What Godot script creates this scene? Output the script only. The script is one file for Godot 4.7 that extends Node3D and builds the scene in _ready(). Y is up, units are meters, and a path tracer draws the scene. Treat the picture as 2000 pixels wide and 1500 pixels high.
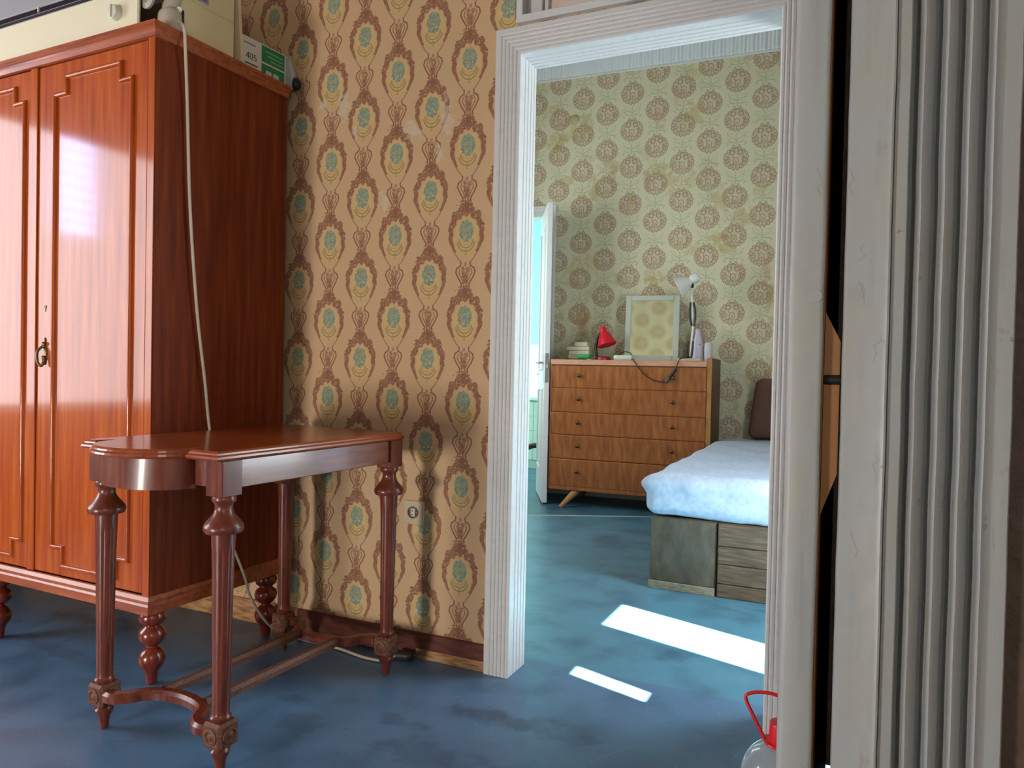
extends Node3D
# A doorway seen from a room with a mahogany wardrobe and a small console table; a bedroom lies beyond.
# World: x runs along the papered wall (wall_back, z = 0), y up, z towards the camera.

# ---------------------------------------------------------------- mesh builder
class M:
	var st := SurfaceTool.new()
	var sg := -1
	func _init():
		st.begin(Mesh.PRIMITIVE_TRIANGLES)
	func t(a: Vector3, b: Vector3, c: Vector3):           # counter-clockwise seen from outside
		for p in [a, c, b]:
			st.set_smooth_group(sg)
			st.add_vertex(p)
	func q(a, b, c, d):
		t(a, b, c)
		t(a, c, d)
	func fan_out(pts: Array, cen: Vector3):               # a convex face turned away from cen
		var n: Vector3 = (pts[1] - pts[0]).cross(pts[2] - pts[0])
		if n.dot(pts[0] + pts[1] + pts[2] - 3.0 * cen) < 0.0:
			pts = pts.duplicate()
			pts.reverse()
		for i in range(1, pts.size() - 1):
			t(pts[0], pts[i], pts[i + 1])
	func box(lo: Vector3, hi: Vector3, c := 0.0):         # chamfered box
		var cen := (lo + hi) / 2.0
		var h := (hi - lo) / 2.0
		c = minf(c, minf(h.x, minf(h.y, h.z)) * 0.9)
		var P := func(s: Vector3, ax: int) -> Vector3:
			var v := Vector3(h.x - c, h.y - c, h.z - c)
			v[ax] = h[ax]
			return cen + v * s
		var keep := sg
		sg = -1
		for ax in 3:
			var b := (ax + 1) % 3
			var d := (ax + 2) % 3
			for s in [-1.0, 1.0]:
				var f := []
				for e in [[-1, -1], [1, -1], [1, 1], [-1, 1]]:
					var v := Vector3.ONE
					v[ax] = s
					v[b] = e[0]
					v[d] = e[1]
					f.append(P.call(v, ax))
				fan_out(f, cen)
				if c > 0.0:
					for s2 in [-1.0, 1.0]:
						var v1 := Vector3.ONE
						v1[ax] = s
						v1[b] = s2
						v1[d] = -1.0
						var v2 := v1
						v2[d] = 1.0
						fan_out([P.call(v1, ax), P.call(v2, ax), P.call(v2, b), P.call(v1, b)], cen)
		if c > 0.0:
			for sx in [-1.0, 1.0]:
				for sy in [-1.0, 1.0]:
					for sz in [-1.0, 1.0]:
						var v := Vector3(sx, sy, sz)
						fan_out([P.call(v, 0), P.call(v, 1), P.call(v, 2)], cen)
		sg = keep
	func uvbox(lo: Vector3, hi: Vector3, o: Vector2, s: Vector2):   # plain box with papered faces: u along the wall, v downwards
		var f := [
			[Vector3(lo.x, lo.y, hi.z), Vector3(hi.x, lo.y, hi.z), Vector3(hi.x, hi.y, hi.z), Vector3(lo.x, hi.y, hi.z)],
			[Vector3(hi.x, lo.y, lo.z), Vector3(lo.x, lo.y, lo.z), Vector3(lo.x, hi.y, lo.z), Vector3(hi.x, hi.y, lo.z)],
			[Vector3(lo.x, lo.y, lo.z), Vector3(lo.x, lo.y, hi.z), Vector3(lo.x, hi.y, hi.z), Vector3(lo.x, hi.y, lo.z)],
			[Vector3(hi.x, lo.y, hi.z), Vector3(hi.x, lo.y, lo.z), Vector3(hi.x, hi.y, lo.z), Vector3(hi.x, hi.y, hi.z)],
			[Vector3(lo.x, hi.y, hi.z), Vector3(hi.x, hi.y, hi.z), Vector3(hi.x, hi.y, lo.z), Vector3(lo.x, hi.y, lo.z)],
			[Vector3(lo.x, lo.y, lo.z), Vector3(hi.x, lo.y, lo.z), Vector3(hi.x, lo.y, hi.z), Vector3(lo.x, lo.y, hi.z)]]
		for k in 6:
			var p: Array = f[k]
			for i in [0, 2, 1, 0, 3, 2]:
				var a: float = p[i].z if k in [2, 3] else p[i].x
				st.set_smooth_group(-1)
				st.set_uv(Vector2((a - o.x) / s.x, (o.y - p[i].y) / s.y))
				st.add_vertex(p[i])
	func lathe(prof: Array, seg := 24, at := Vector3.ZERO, ax := Vector3.UP, flute := 0, f0 := 0.0, f1 := 0.0, fd := 0.0):
		# prof: [radius, height] from the bottom up; flutes of depth fd between heights f0 and f1
		var z := ax.normalized()
		var x := z.cross(Vector3(0.31, 0.2, 0.93)).normalized()
		var y := z.cross(x)
		var rings := []
		for p in prof:
			var r := []
			for i in seg:
				var a := TAU * i / seg
				var rr: float = p[0]
				if flute > 0 and p[1] >= f0 and p[1] <= f1:
					rr *= 1.0 - fd * pow(0.5 - 0.5 * cos(a * flute), 8.0)
				r.append(at + z * p[1] + (x * cos(a) + y * sin(a)) * rr)
			rings.append(r)
		sg = 100
		for k in range(prof.size() - 1):
			if k > 0:
				var u := Vector2(prof[k][0] - prof[k - 1][0], prof[k][1] - prof[k - 1][1])
				var v := Vector2(prof[k + 1][0] - prof[k][0], prof[k + 1][1] - prof[k][1])
				if absf(u.angle_to(v)) > 0.7:
					sg += 1
			for i in seg:
				var j := (i + 1) % seg
				q(rings[k][i], rings[k][j], rings[k + 1][j], rings[k + 1][i])
		sg = -1
		var n := prof.size() - 1
		for i in range(1, seg - 1):
			if prof[0][0] > 0.0005:
				t(rings[0][0], rings[0][i + 1], rings[0][i])
			if prof[n][0] > 0.0005:
				t(rings[n][0], rings[n][i], rings[n][i + 1])
	func tube(path: Array, r: float, seg := 10, smooth_path := true, r2 := -1.0):
		var p := path
		if smooth_path:
			p = []
			for i in range(path.size() - 1):
				var a: Vector3 = path[maxi(i - 1, 0)]
				var b: Vector3 = path[i]
				var c: Vector3 = path[i + 1]
				var d: Vector3 = path[mini(i + 2, path.size() - 1)]
				for k in 6:
					p.append(b.cubic_interpolate(c, a, d, k / 6.0))
			p.append(path[-1])
		var rings := []
		var nrm := Vector3(0.21, 0.97, 0.13)
		for i in p.size():
			var d: Vector3 = (p[mini(i + 1, p.size() - 1)] - p[maxi(i - 1, 0)]).normalized()
			var x := d.cross(nrm)
			if x.length() < 0.05:
				x = d.cross(Vector3(0.9, 0.1, 0.4))
			x = x.normalized()
			nrm = x.cross(d).normalized()
			var rr := r if r2 < 0.0 else lerpf(r, r2, float(i) / (p.size() - 1))
			var ring := []
			for k in seg:
				var a := TAU * k / seg
				ring.append(p[i] + (x * cos(a) + nrm * sin(a)) * rr)
			rings.append(ring)
		sg = 7
		for i in range(p.size() - 1):
			for k in seg:
				var j := (k + 1) % seg
				q(rings[i][j], rings[i][k], rings[i + 1][k], rings[i + 1][j])
		sg = -1
		for k in range(1, seg - 1):
			t(rings[0][0], rings[0][k], rings[0][k + 1])
			t(rings[-1][0], rings[-1][k + 1], rings[-1][k])
	func sweep(prof: Array, rings_at: Callable, n: int, closed := false, crease := 0.5, caps := false):
		# prof: Vector2 list; rings_at(i, p) gives the 3-D place of profile point p on ring i
		var rings := []
		for i in n:
			var r := []
			for p in prof:
				r.append(rings_at.call(i, p))
			rings.append(r)
		var g := 200
		for k in range(prof.size() - 1):
			if k > 0:
				var u: Vector2 = prof[k] - prof[k - 1]
				var v: Vector2 = prof[k + 1] - prof[k]
				if absf(u.angle_to(v)) > crease:
					g += 1
			for i in (n if closed else n - 1):
				var j := (i + 1) % n
				sg = g * 64 + (0 if n > 20 else i)
				q(rings[i][k], rings[i][k + 1], rings[j][k + 1], rings[j][k])
		if caps:
			sg = -1
			var idx := Geometry2D.triangulate_polygon(PackedVector2Array(prof))
			for i in range(0, idx.size(), 3):
				t(rings[0][idx[i]], rings[0][idx[i + 2]], rings[0][idx[i + 1]])
				t(rings[n - 1][idx[i]], rings[n - 1][idx[i + 1]], rings[n - 1][idx[i + 2]])
		sg = -1
	func slab(poly: Array, prof: Array, to3: Callable):
		# poly: outline (counter-clockwise); prof: [inset, height] from bottom to top; to3(x, y, h) places a point
		var n := poly.size()
		var nr := []
		for i in n:
			var a: Vector2 = (poly[i] - poly[(i - 1 + n) % n]).normalized()
			var b: Vector2 = (poly[(i + 1) % n] - poly[i]).normalized()
			var na := Vector2(-a.y, a.x)
			var nb := Vector2(-b.y, b.x)
			var m := (na + nb).normalized()
			nr.append(m / maxf(0.5, m.dot(na)))
		var rings := []
		for p in prof:
			var r := []
			for i in n:
				var v: Vector2 = poly[i] + nr[i] * p[0]
				r.append(to3.call(v.x, v.y, p[1]))
			rings.append(r)
		for k in range(prof.size() - 1):
			for i in n:
				var j := (i + 1) % n
				sg = -1
				q(rings[k][i], rings[k][j], rings[k + 1][j], rings[k + 1][i])
		sg = -1
		for e in [0, prof.size() - 1]:
			var flat := PackedVector2Array()
			for i in n:
				flat.append(poly[i] + nr[i] * prof[e][0])
			var idx := Geometry2D.triangulate_polygon(flat)
			for i in range(0, idx.size(), 3):
				var a: Vector2 = flat[idx[i]]
				var b: Vector2 = flat[idx[i + 1]]
				var c: Vector2 = flat[idx[i + 2]]
				var ccw := (b - a).cross(c - a) > 0.0
				var A: Vector3 = rings[e][idx[i]]
				var B: Vector3 = rings[e][idx[i + 1 if ccw else i + 2]]
				var C: Vector3 = rings[e][idx[i + 2 if ccw else i + 1]]
				if e == 0:
					t(A, C, B)
				else:
					t(A, B, C)
	func rbox(c: Vector3, size: Vector3, r: float, n: Vector3i, fn = null):  # rounded, subdivided box; fn moves its points
		var h := size / 2.0
		var inner := h - Vector3(r, r, r)
		sg = 5
		var cnt := [n.x, n.y, n.z]
		for ax in 3:
			var b := (ax + 1) % 3
			var d := (ax + 2) % 3
			for s in [-1.0, 1.0]:
				var grid := []
				for i in cnt[b] + 1:
					var row := []
					for j in cnt[d] + 1:
						var v := Vector3.ZERO
						v[ax] = s * h[ax]
						v[b] = -h[b] + size[b] * ease_in(float(i) / cnt[b])
						v[d] = -h[d] + size[d] * ease_in(float(j) / cnt[d])
						var k := v.clamp(-inner, inner)
						var o := v - k
						var p := k + (o.normalized() * r if o.length() > 0.0 else Vector3.ZERO)
						p += c
						row.append(fn.call(p) if fn != null else p)
					grid.append(row)
				for i in cnt[b]:
					for j in cnt[d]:
						if s > 0.0:
							q(grid[i][j], grid[i + 1][j], grid[i + 1][j + 1], grid[i][j + 1])
						else:
							q(grid[i][j], grid[i][j + 1], grid[i + 1][j + 1], grid[i + 1][j])
		sg = -1
	func ease_in(x: float) -> float:
		return lerpf(x, smoothstep(0.0, 1.0, x), 0.55)
	func done() -> ArrayMesh:
		st.generate_normals()
		return st.commit()

# ---------------------------------------------------------------- naming helpers
var used := {}
func numbered(n: String) -> String:
	if not used.has(n):
		used[n] = 0
		return n
	used[n] += 1
	return "%s_%03d" % [n, used[n]]

func thing(called: String, label: String, category: String, at := Vector3.ZERO, turn := 0.0, group := "") -> Node3D:
	var o := Node3D.new()
	o.name = numbered(called)
	add_child(o, true)
	o.position = at
	o.rotation.y = turn
	o.set_meta("label", label)
	o.set_meta("category", category)
	if group != "":
		o.set_meta("group", group)
	return o

func part(called: String, m, mat: Material, parent: Node3D, label := "") -> MeshInstance3D:
	var o := MeshInstance3D.new()
	o.name = called
	o.mesh = m.done() if m is M else m
	o.material_override = mat
	parent.add_child(o, true)
	if label != "":
		o.set_meta("label", label)
	return o

func single(called: String, m, mat: Material, label: String, category: String, group := "") -> MeshInstance3D:
	var o := part(numbered(called), m, mat, self, label)
	o.set_meta("category", category)
	if group != "":
		o.set_meta("group", group)
	return o

func struct(called: String, m, mat: Material, label := "") -> MeshInstance3D:
	var o := part(numbered(called), m, mat, self, label)
	o.set_meta("kind", "structure")
	return o

func struct_root(called: String, at := Vector3.ZERO, turn := 0.0) -> Node3D:
	var o := Node3D.new()
	o.name = numbered(called)
	add_child(o, true)
	o.position = at
	o.rotation.y = turn
	o.set_meta("kind", "structure")
	return o

# ---------------------------------------------------------------- materials
var noise_cache := {}
func noise_tex(key: String, freq: float, oct: int, cols: Array, offs := [], size := 512, kind := FastNoiseLite.TYPE_SIMPLEX_SMOOTH) -> NoiseTexture2D:
	if noise_cache.has(key):
		return noise_cache[key]
	var n := FastNoiseLite.new()
	n.seed = key.hash() % 1000
	n.noise_type = kind
	n.frequency = freq
	n.fractal_octaves = oct
	var t := NoiseTexture2D.new()
	t.width = size
	t.height = size
	t.seamless = true
	t.noise = n
	if cols.size() > 0:
		var g := Gradient.new()
		var c := PackedColorArray()
		var o := PackedFloat32Array()
		for i in cols.size():
			c.append(cols[i])
			o.append(offs[i] if offs.size() > i else float(i) / (cols.size() - 1))
		g.colors = c
		g.offsets = o
		t.color_ramp = g
	noise_cache[key] = t
	return t

func rgb8(r: float, g: float, b: float) -> Color:
	return Color(r / 255.0, g / 255.0, b / 255.0)

func mat(c: Color, rough := 0.6, spec := 0.5) -> StandardMaterial3D:
	var m := StandardMaterial3D.new()
	m.albedo_color = c
	m.roughness = rough
	m.metallic_specular = spec
	return m

func tri(m: StandardMaterial3D, s: Vector3) -> StandardMaterial3D:
	m.uv1_triplanar = true
	m.uv1_scale = s
	m.uv1_triplanar_sharpness = 6.0
	return m

func wood(key: String, cols: Array, s: Vector3, rough: float, coat := 0.0, freq := 0.022) -> StandardMaterial3D:
	var m := mat(Color.WHITE, rough)
	m.albedo_texture = noise_tex(key, freq, 5, cols)
	tri(m, s)
	if coat > 0.0:
		m.clearcoat_enabled = true
		m.clearcoat = coat
		m.clearcoat_roughness = 0.12
	return m

func paint(key: String, c: Color, rough: float, bump := 0.15, dirt := 0.12) -> StandardMaterial3D:
	# old brushed oil paint: faint mottling, grime specks and brush relief
	var m := mat(Color.WHITE, rough)
	var d := c.darkened(dirt)
	m.albedo_texture = noise_tex(key, 0.02, 5, [d, c, c, c.lightened(0.05)], [0.0, 0.42, 0.6, 1.0])
	m.heightmap_enabled = true
	m.heightmap_texture = noise_tex("brush", 0.03, 4, [])
	m.heightmap_scale = bump
	return tri(m, Vector3(3.0, 3.0, 3.0))

func metal(c: Color, rough: float) -> StandardMaterial3D:
	var m := mat(c, rough)
	m.metallic = 1.0
	return m

func glow(c: Color, e: float) -> StandardMaterial3D:
	var m := mat(Color(0.8, 0.8, 0.8), 0.7)
	m.emission_enabled = true
	m.emission = c
	m.emission_energy_multiplier = e
	return m

# ---------------------------------------------------------------- wallpaper painting
var rng := RandomNumberGenerator.new()
func dot(im: Image, x: float, y: float, rx: float, ry: float, c: Color, a := 1.0):
	var w := im.get_width()
	var h := im.get_height()
	for j in range(int(floor(y - ry)), int(ceil(y + ry)) + 1):
		for i in range(int(floor(x - rx)), int(ceil(x + rx)) + 1):
			var dx := (i - x) / rx
			var dy := (j - y) / ry
			var d := dx * dx + dy * dy
			if d < 1.0:
				var px := posmod(i, w)
				var py := posmod(j, h)
				im.set_pixel(px, py, im.get_pixel(px, py).lerp(c, a * minf(1.0, (1.0 - d) * 2.5)))

func stroke(im: Image, pts: Array, r: float, c: Color, a := 1.0):
	for i in range(pts.size() - 1):
		var p: Vector2 = pts[i]
		var e: Vector2 = pts[i + 1]
		var n := maxi(1, int(p.distance_to(e) / (r * 0.7)))
		for k in n + 1:
			var v := p.lerp(e, float(k) / n)
			dot(im, v.x, v.y, r, r, c, a)

func arc(cx: float, cy: float, rx: float, ry: float, a0: float, a1: float, n := 16) -> Array:
	var r := []
	for k in n + 1:
		var a := lerpf(a0, a1, float(k) / n)
		r.append(Vector2(cx + cos(a) * rx, cy + sin(a) * ry))
	return r

func medallion(im: Image, cx: float, cy: float):           # 1 px = 1.11 mm; up is -y
	var halo := rgb8(216, 180, 122)
	var brown := rgb8(146, 100, 78)
	var brown2 := rgb8(166, 122, 94)
	var olive := rgb8(166, 146, 98)
	dot(im, cx, cy + 2, 50, 70, halo, 0.65)
	dot(im, cx, cy, 42, 60, rgb8(222, 190, 138), 0.5)
	# bouquet
	for k in 300:
		var a := rng.randf() * TAU
		var r := sqrt(rng.randf())
		var g := rng.randf()
		var c := rgb8(134, 154, 132).lerp(rgb8(158, 172, 148), g)
		if g < 0.25:
			c = rgb8(112, 138, 120)
		dot(im, cx + cos(a) * r * 24, cy - 14 + sin(a) * r * 33, 3.2, 3.2, c, 0.55)
	# basket rings
	stroke(im, arc(cx, cy + 10, 25, 27, 0.1, PI - 0.1), 2.4, olive, 0.75)
	stroke(im, arc(cx, cy + 10, 31, 38, 0.3, PI - 0.3), 2.6, olive, 0.75)
	stroke(im, arc(cx, cy + 12, 20, 15, 0.2, PI - 0.2), 3.0, rgb8(206, 172, 112), 0.7)
	dot(im, cx, cy + 46, 5, 5, olive, 0.75)
	dot(im, cx, cy + 56, 4, 4, olive, 0.65)
	# leafy wreath, thick on top and thinning down the sides
	for k in 1350:
		var u := rng.randf_range(-1.0, 1.0)
		var a := -PI / 2.0 + u * 2.3
		var th := lerpf(1.0, 0.10, pow(absf(u), 1.6))
		var q := rng.randf()
		var wob := 1.0 + 0.06 * sin(a * 13.0) * th
		var c := brown if rng.randf() < 0.6 else brown2
		dot(im, cx + cos(a) * 47 * (1.0 + q * 0.52 * th) * wob, cy + 4 + sin(a) * 64 * (1.0 + q * 0.52 * th) * wob, 2.3, 2.3, c, 0.8)
	for s in [-1, 1]:
		stroke(im, [Vector2(cx + s * 49, cy + 8), Vector2(cx + s * 48, cy + 26), Vector2(cx + s * 41, cy + 48), Vector2(cx + s * 27, cy + 68), Vector2(cx + s * 16, cy + 80)], 1.9, brown2, 0.85)
		# lyre below
		stroke(im, [Vector2(cx + s * 16, cy + 80), Vector2(cx + s * 17, cy + 90), Vector2(cx + s * 30, cy + 98), Vector2(cx + s * 33, cy + 110), Vector2(cx + s * 24, cy + 128), Vector2(cx + s * 13, cy + 144), Vector2(cx + s * 14, cy + 154)], 2.5, brown, 0.9)
		stroke(im, [Vector2(cx + s * 19, cy + 100), Vector2(cx + s * 22, cy + 112), Vector2(cx + s * 13, cy + 128), Vector2(cx + s * 6, cy + 142)], 2.2, brown2, 0.9)
		stroke(im, [Vector2(cx + s * 5, cy + 138), Vector2(cx + s * 6, cy + 166)], 2.0, brown2, 0.8)
	for k in 150:
		var v := rng.randf()
		dot(im, cx + rng.randf_range(-1, 1) * lerpf(17, 5, v), cy + lerpf(92, 142, v), 2.3, 2.3, brown if rng.randf() < 0.5 else brown2, 0.7)
	dot(im, cx, cy + 86, 5, 7, brown2, 0.7)
	for k in 130:
		dot(im, cx + rng.randfn(0, 10), cy + 166 + rng.randfn(0, 10), 2.3, 2.3, brown, 0.7)

func blob(im: Image, cx: float, cy: float, rx: float, ry: float, c: Color, a: float, nz: FastNoiseLite, soft := 0.8):
	for j in range(int(cy - ry * 1.5), int(cy + ry * 1.5)):
		for i in range(int(cx - rx * 1.5), int(cx + rx * 1.5)):
			if i < 0 or j < 0 or i >= im.get_width() or j >= im.get_height():
				continue
			var d := Vector2((i - cx) / rx, (j - cy) / ry).length() + nz.get_noise_2d(i, j) * 0.9
			if d < 1.0:
				im.set_pixel(i, j, im.get_pixel(i, j).lerp(c, a * smoothstep(1.0, soft, d)))

func paper_oval() -> Texture2D:
	rng.seed = 11
	var tile := Image.create(256, 256, false, Image.FORMAT_RGB8)
	tile.fill(rgb8(210, 176, 136))
	medallion(tile, 64, 128)
	medallion(tile, 192, 0)
	var im := Image.create(2048, 2048, false, Image.FORMAT_RGB8)
	for j in 8:
		for i in 8:
			im.blit_rect(tile, Rect2i(0, 0, 256, 256), Vector2i(i * 256, j * 256))
	var nz := FastNoiseLite.new()
	nz.seed = 4
	nz.frequency = 0.03
	nz.fractal_octaves = 3
	var pale := rgb8(214, 206, 186)
	# scraped places: [world x, world y, half width, half height]
	for p in [[-1.705, 1.95, .03, .055], [-1.80, 1.965, .02, .025], [-1.275, 1.86, .028, .07], [-1.41, 1.83, .035, .045], [-1.53, 1.60, .024, .045], [-1.655, 1.86, .02, .03], [-1.30, 1.74, .02, .04]]:
		blob(im, (p[0] + 2.256) * 901.4, (2.6007 - p[1]) * 891.9, p[2] * 901.4, p[3] * 891.9, pale, 0.58, nz, 0.45)
	return ImageTexture.create_from_image(im)

func rosette(im: Image, cx: float, cy: float):             # 1 px = 1.5625 mm
	var b := rgb8(162, 136, 114)
	var b2 := rgb8(174, 150, 126)
	dot(im, cx, cy, 62, 58, rgb8(186, 168, 146), 0.28)
	for k in 17:
		var a := TAU * k / 17.0 - PI / 2.0
		stroke(im, arc(cx + cos(a) * 50, cy + sin(a) * 46, 8.0, 8.0, a - 1.9, a + 1.9, 9), 2.1, b, 0.85)
		dot(im, cx + cos(a) * 49, cy + sin(a) * 45, 3.4, 3.4, b2, 0.8)
		dot(im, cx + cos(a + 0.2) * 38, cy + sin(a + 0.2) * 35, 5.4, 5.4, b2, 0.8)
	for s in [-1, 1]:
		dot(im, cx + s * 18, cy - 28, 12, 12, rgb8(206, 200, 174), 0.9)
		stroke(im, arc(cx + s * 18, cy - 28, 10.5, 10.5, 0, TAU, 18), 2.4, rgb8(156, 126, 110), 0.9)
		dot(im, cx + s * 18, cy - 28, 4.2, 4.2, rgb8(196, 178, 150), 0.8)
		stroke(im, arc(cx + s * 22, cy + 9, 12, 23, -1.0, 2.0, 10), 2.2, b, 0.85)
		stroke(im, arc(cx + s * 36, cy + 6, 9, 12, 0, TAU, 12), 1.9, b, 0.8)
		stroke(im, [Vector2(cx + s * 3, cy - 48), Vector2(cx + s * 13, cy - 62)], 2.2, b, 0.85)
	dot(im, cx, cy + 12, 12, 17, rgb8(206, 198, 166), 0.85)
	stroke(im, arc(cx, cy + 12, 12, 17, 0, TAU, 16), 2.0, b, 0.85)
	dot(im, cx, cy + 16, 4.0, 7.0, b, 0.85)
	for k in 110:
		var a := rng.randf() * TAU
		var r := sqrt(rng.randf())
		dot(im, cx + cos(a) * r * 52, cy + sin(a) * r * 48, 2.4, 2.4, b2, 0.5)

func sprigs(im: Image, cx: float, cy: float):              # leafy sprays between the rosettes
	var g := rgb8(166, 168, 124)
	var g2 := rgb8(150, 154, 124)
	for s in [-1, 1]:
		stroke(im, [Vector2(cx + s * 4, cy + 4), Vector2(cx + s * 14, cy - 4), Vector2(cx + s * 26, cy - 8), Vector2(cx + s * 36, cy - 18)], 1.5, g, 0.6)
		stroke(im, [Vector2(cx + s * 4, cy + 14), Vector2(cx + s * 18, cy + 16), Vector2(cx + s * 32, cy + 12), Vector2(cx + s * 42, cy + 18)], 1.4, g, 0.55)
		for k in 9:
			dot(im, cx + s * (10 + k * 3.6), cy + rng.randf_range(-14, 20), rng.randf_range(2.0, 3.6), rng.randf_range(1.8, 3.0), g if k % 2 == 0 else g2, 0.5)
		for k in 5:
			var a := -2.4 + k * 0.9
			dot(im, cx + s * (28 + cos(a) * 14), cy - 14 + sin(a) * 13, 3.4, 2.6, g, 0.55)
		dot(im, cx + s * 40, cy + 26, 4, 4, rgb8(176, 150, 128), 0.6)
		dot(im, cx + s * 46, cy + 20, 3, 3, g2, 0.6)
		dot(im, cx + s * 14, cy + 30, 3.8, 6.0, g2, 0.75)
		dot(im, cx + s * 19, cy + 38, 3.0, 5, g2, 0.75)
		dot(im, cx + s * 42, cy - 30, 3.6, 3.6, rgb8(176, 150, 128), 0.6)
		dot(im, cx + s * 8, cy - 34, 2.8, 4.0, g2, 0.65)
	for k in 5:
		dot(im, cx, cy - 24 + k * 12, 2.6, 4.0, g2, 0.8)
		dot(im, cx - 4, cy - 18 + k * 12, 2.2, 2.2, g2, 0.6)
		dot(im, cx + 4, cy - 18 + k * 12, 2.2, 2.2, g2, 0.6)

func paper_rosette() -> Texture2D:
	rng.seed = 23
	var tile := Image.create(256, 186, false, Image.FORMAT_RGB8)
	tile.fill(rgb8(209, 207, 178))
	rosette(tile, 64, 93)
	rosette(tile, 192, 0)
	sprigs(tile, 64, 0)
	sprigs(tile, 192, 93)
	var im := Image.create(2048, 1860, false, Image.FORMAT_RGB8)
	for j in 10:
		for i in 8:
			im.blit_rect(tile, Rect2i(0, 0, 256, 186), Vector2i(i * 256, j * 186))
	var nz := FastNoiseLite.new()
	nz.seed = 9
	nz.frequency = 0.02
	nz.fractal_octaves = 4
	for k in 130:                                             # damp and rust stains with ragged outlines
		var c := rgb8(170, 146, 88) if rng.randf() < 0.75 else rgb8(180, 132, 108)
		blob(im, rng.randf() * 2048, rng.randf() * 1860, rng.randf_range(20, 75), rng.randf_range(25, 90), c, rng.randf_range(0.15, 0.40), nz, 0.25)
	return ImageTexture.create_from_image(im)

func floor_tex(base: Color, n_scr: int, seed_: int) -> Texture2D:
	rng.seed = seed_
	var im := Image.create(1024, 1024, false, Image.FORMAT_RGB8)
	im.fill(base)
	for k in n_scr:                                           # scuffs and scratches in the old paint
		var p := Vector2(rng.randf(), rng.randf()) * 1024.0
		var d := Vector2.from_angle(rng.randfn(-0.9, 0.5)) * rng.randf_range(10, 90)
		stroke(im, [p, p + d], rng.randf_range(0.8, 1.3), base.lightened(rng.randf_range(0.05, 0.25)), 0.3)
	for k in n_scr * 5:                                       # crumbs and specks
		var s := rng.randf_range(0.8, 1.6)
		dot(im, rng.randf() * 1024, rng.randf() * 1024, s, s, base.lightened(0.5) if rng.randf() < 0.7 else base.darkened(0.5), 0.5)
	var nz := FastNoiseLite.new()
	nz.seed = seed_
	nz.frequency = 0.02
	for k in 9:                                               # dirt trodden into the paint
		blob(im, rng.randf_range(80, 940), rng.randf_range(80, 940), rng.randf_range(30, 110), rng.randf_range(15, 40), base.darkened(0.35), 0.35, nz, 0.3)
	return ImageTexture.create_from_image(im)

func chipped(base: Color, seed_: int) -> Texture2D:
	# brushed paint with small chips down to the primer, pin holes and filled dents
	rng.seed = seed_
	var im := Image.create(1024, 1024, false, Image.FORMAT_RGB8)
	im.fill(base)
	for k in 260:                                             # brush marks
		var p := Vector2(rng.randf(), rng.randf()) * 1024.0
		stroke(im, [p, p + Vector2(rng.randfn(0, 3), rng.randf_range(60, 200))], rng.randf_range(3, 8), base.lightened(0.08) if rng.randf() < 0.5 else base.darkened(0.07), 0.10)
	for k in 60:                                              # yellowed patches
		dot(im, rng.randf() * 1024, rng.randf() * 1024, rng.randf_range(20, 50), rng.randf_range(30, 110), rgb8(170, 156, 124), 0.10)
	for k in 60:                                              # chips
		var p := Vector2(rng.randf(), rng.randf()) * 1024.0
		var r := rng.randf_range(1.2, 4.5)
		for e in 4:
			dot(im, p.x + rng.randfn(0, r), p.y + rng.randfn(0, r * 1.6), r, r * rng.randf_range(0.8, 2.0), rgb8(112, 100, 82) if r < 2.6 else rgb8(146, 138, 122), 0.5)
	for k in 40:                                              # fine cracks
		var p := Vector2(rng.randf(), rng.randf()) * 1024.0
		var pts := [p]
		for e in 4:
			p += Vector2(rng.randfn(0, 5), rng.randf_range(5, 18))
			pts.append(p)
		stroke(im, pts, 0.9, rgb8(132, 126, 112), 0.3)
	return ImageTexture.create_from_image(im)

func floor_mat(base: Color, n_scr: int, seed_: int, rough: float) -> StandardMaterial3D:
	var m := mat(Color.WHITE, rough, 0.5)
	m.albedo_texture = floor_tex(base, n_scr, seed_)
	m.uv1_world_triplanar = true
	tri(m, Vector3(0.55, 0.55, 0.55))
	m.detail_enabled = true
	m.detail_blend_mode = BaseMaterial3D.BLEND_MODE_MUL
	m.detail_albedo = noise_tex("floor_worn", 0.012, 5, [rgb8(190, 195, 200), rgb8(245, 245, 245), rgb8(255, 255, 255)])
	m.heightmap_enabled = true
	m.heightmap_texture = noise_tex("brush", 0.03, 4, [])
	m.heightmap_scale = 0.08
	return m

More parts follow.
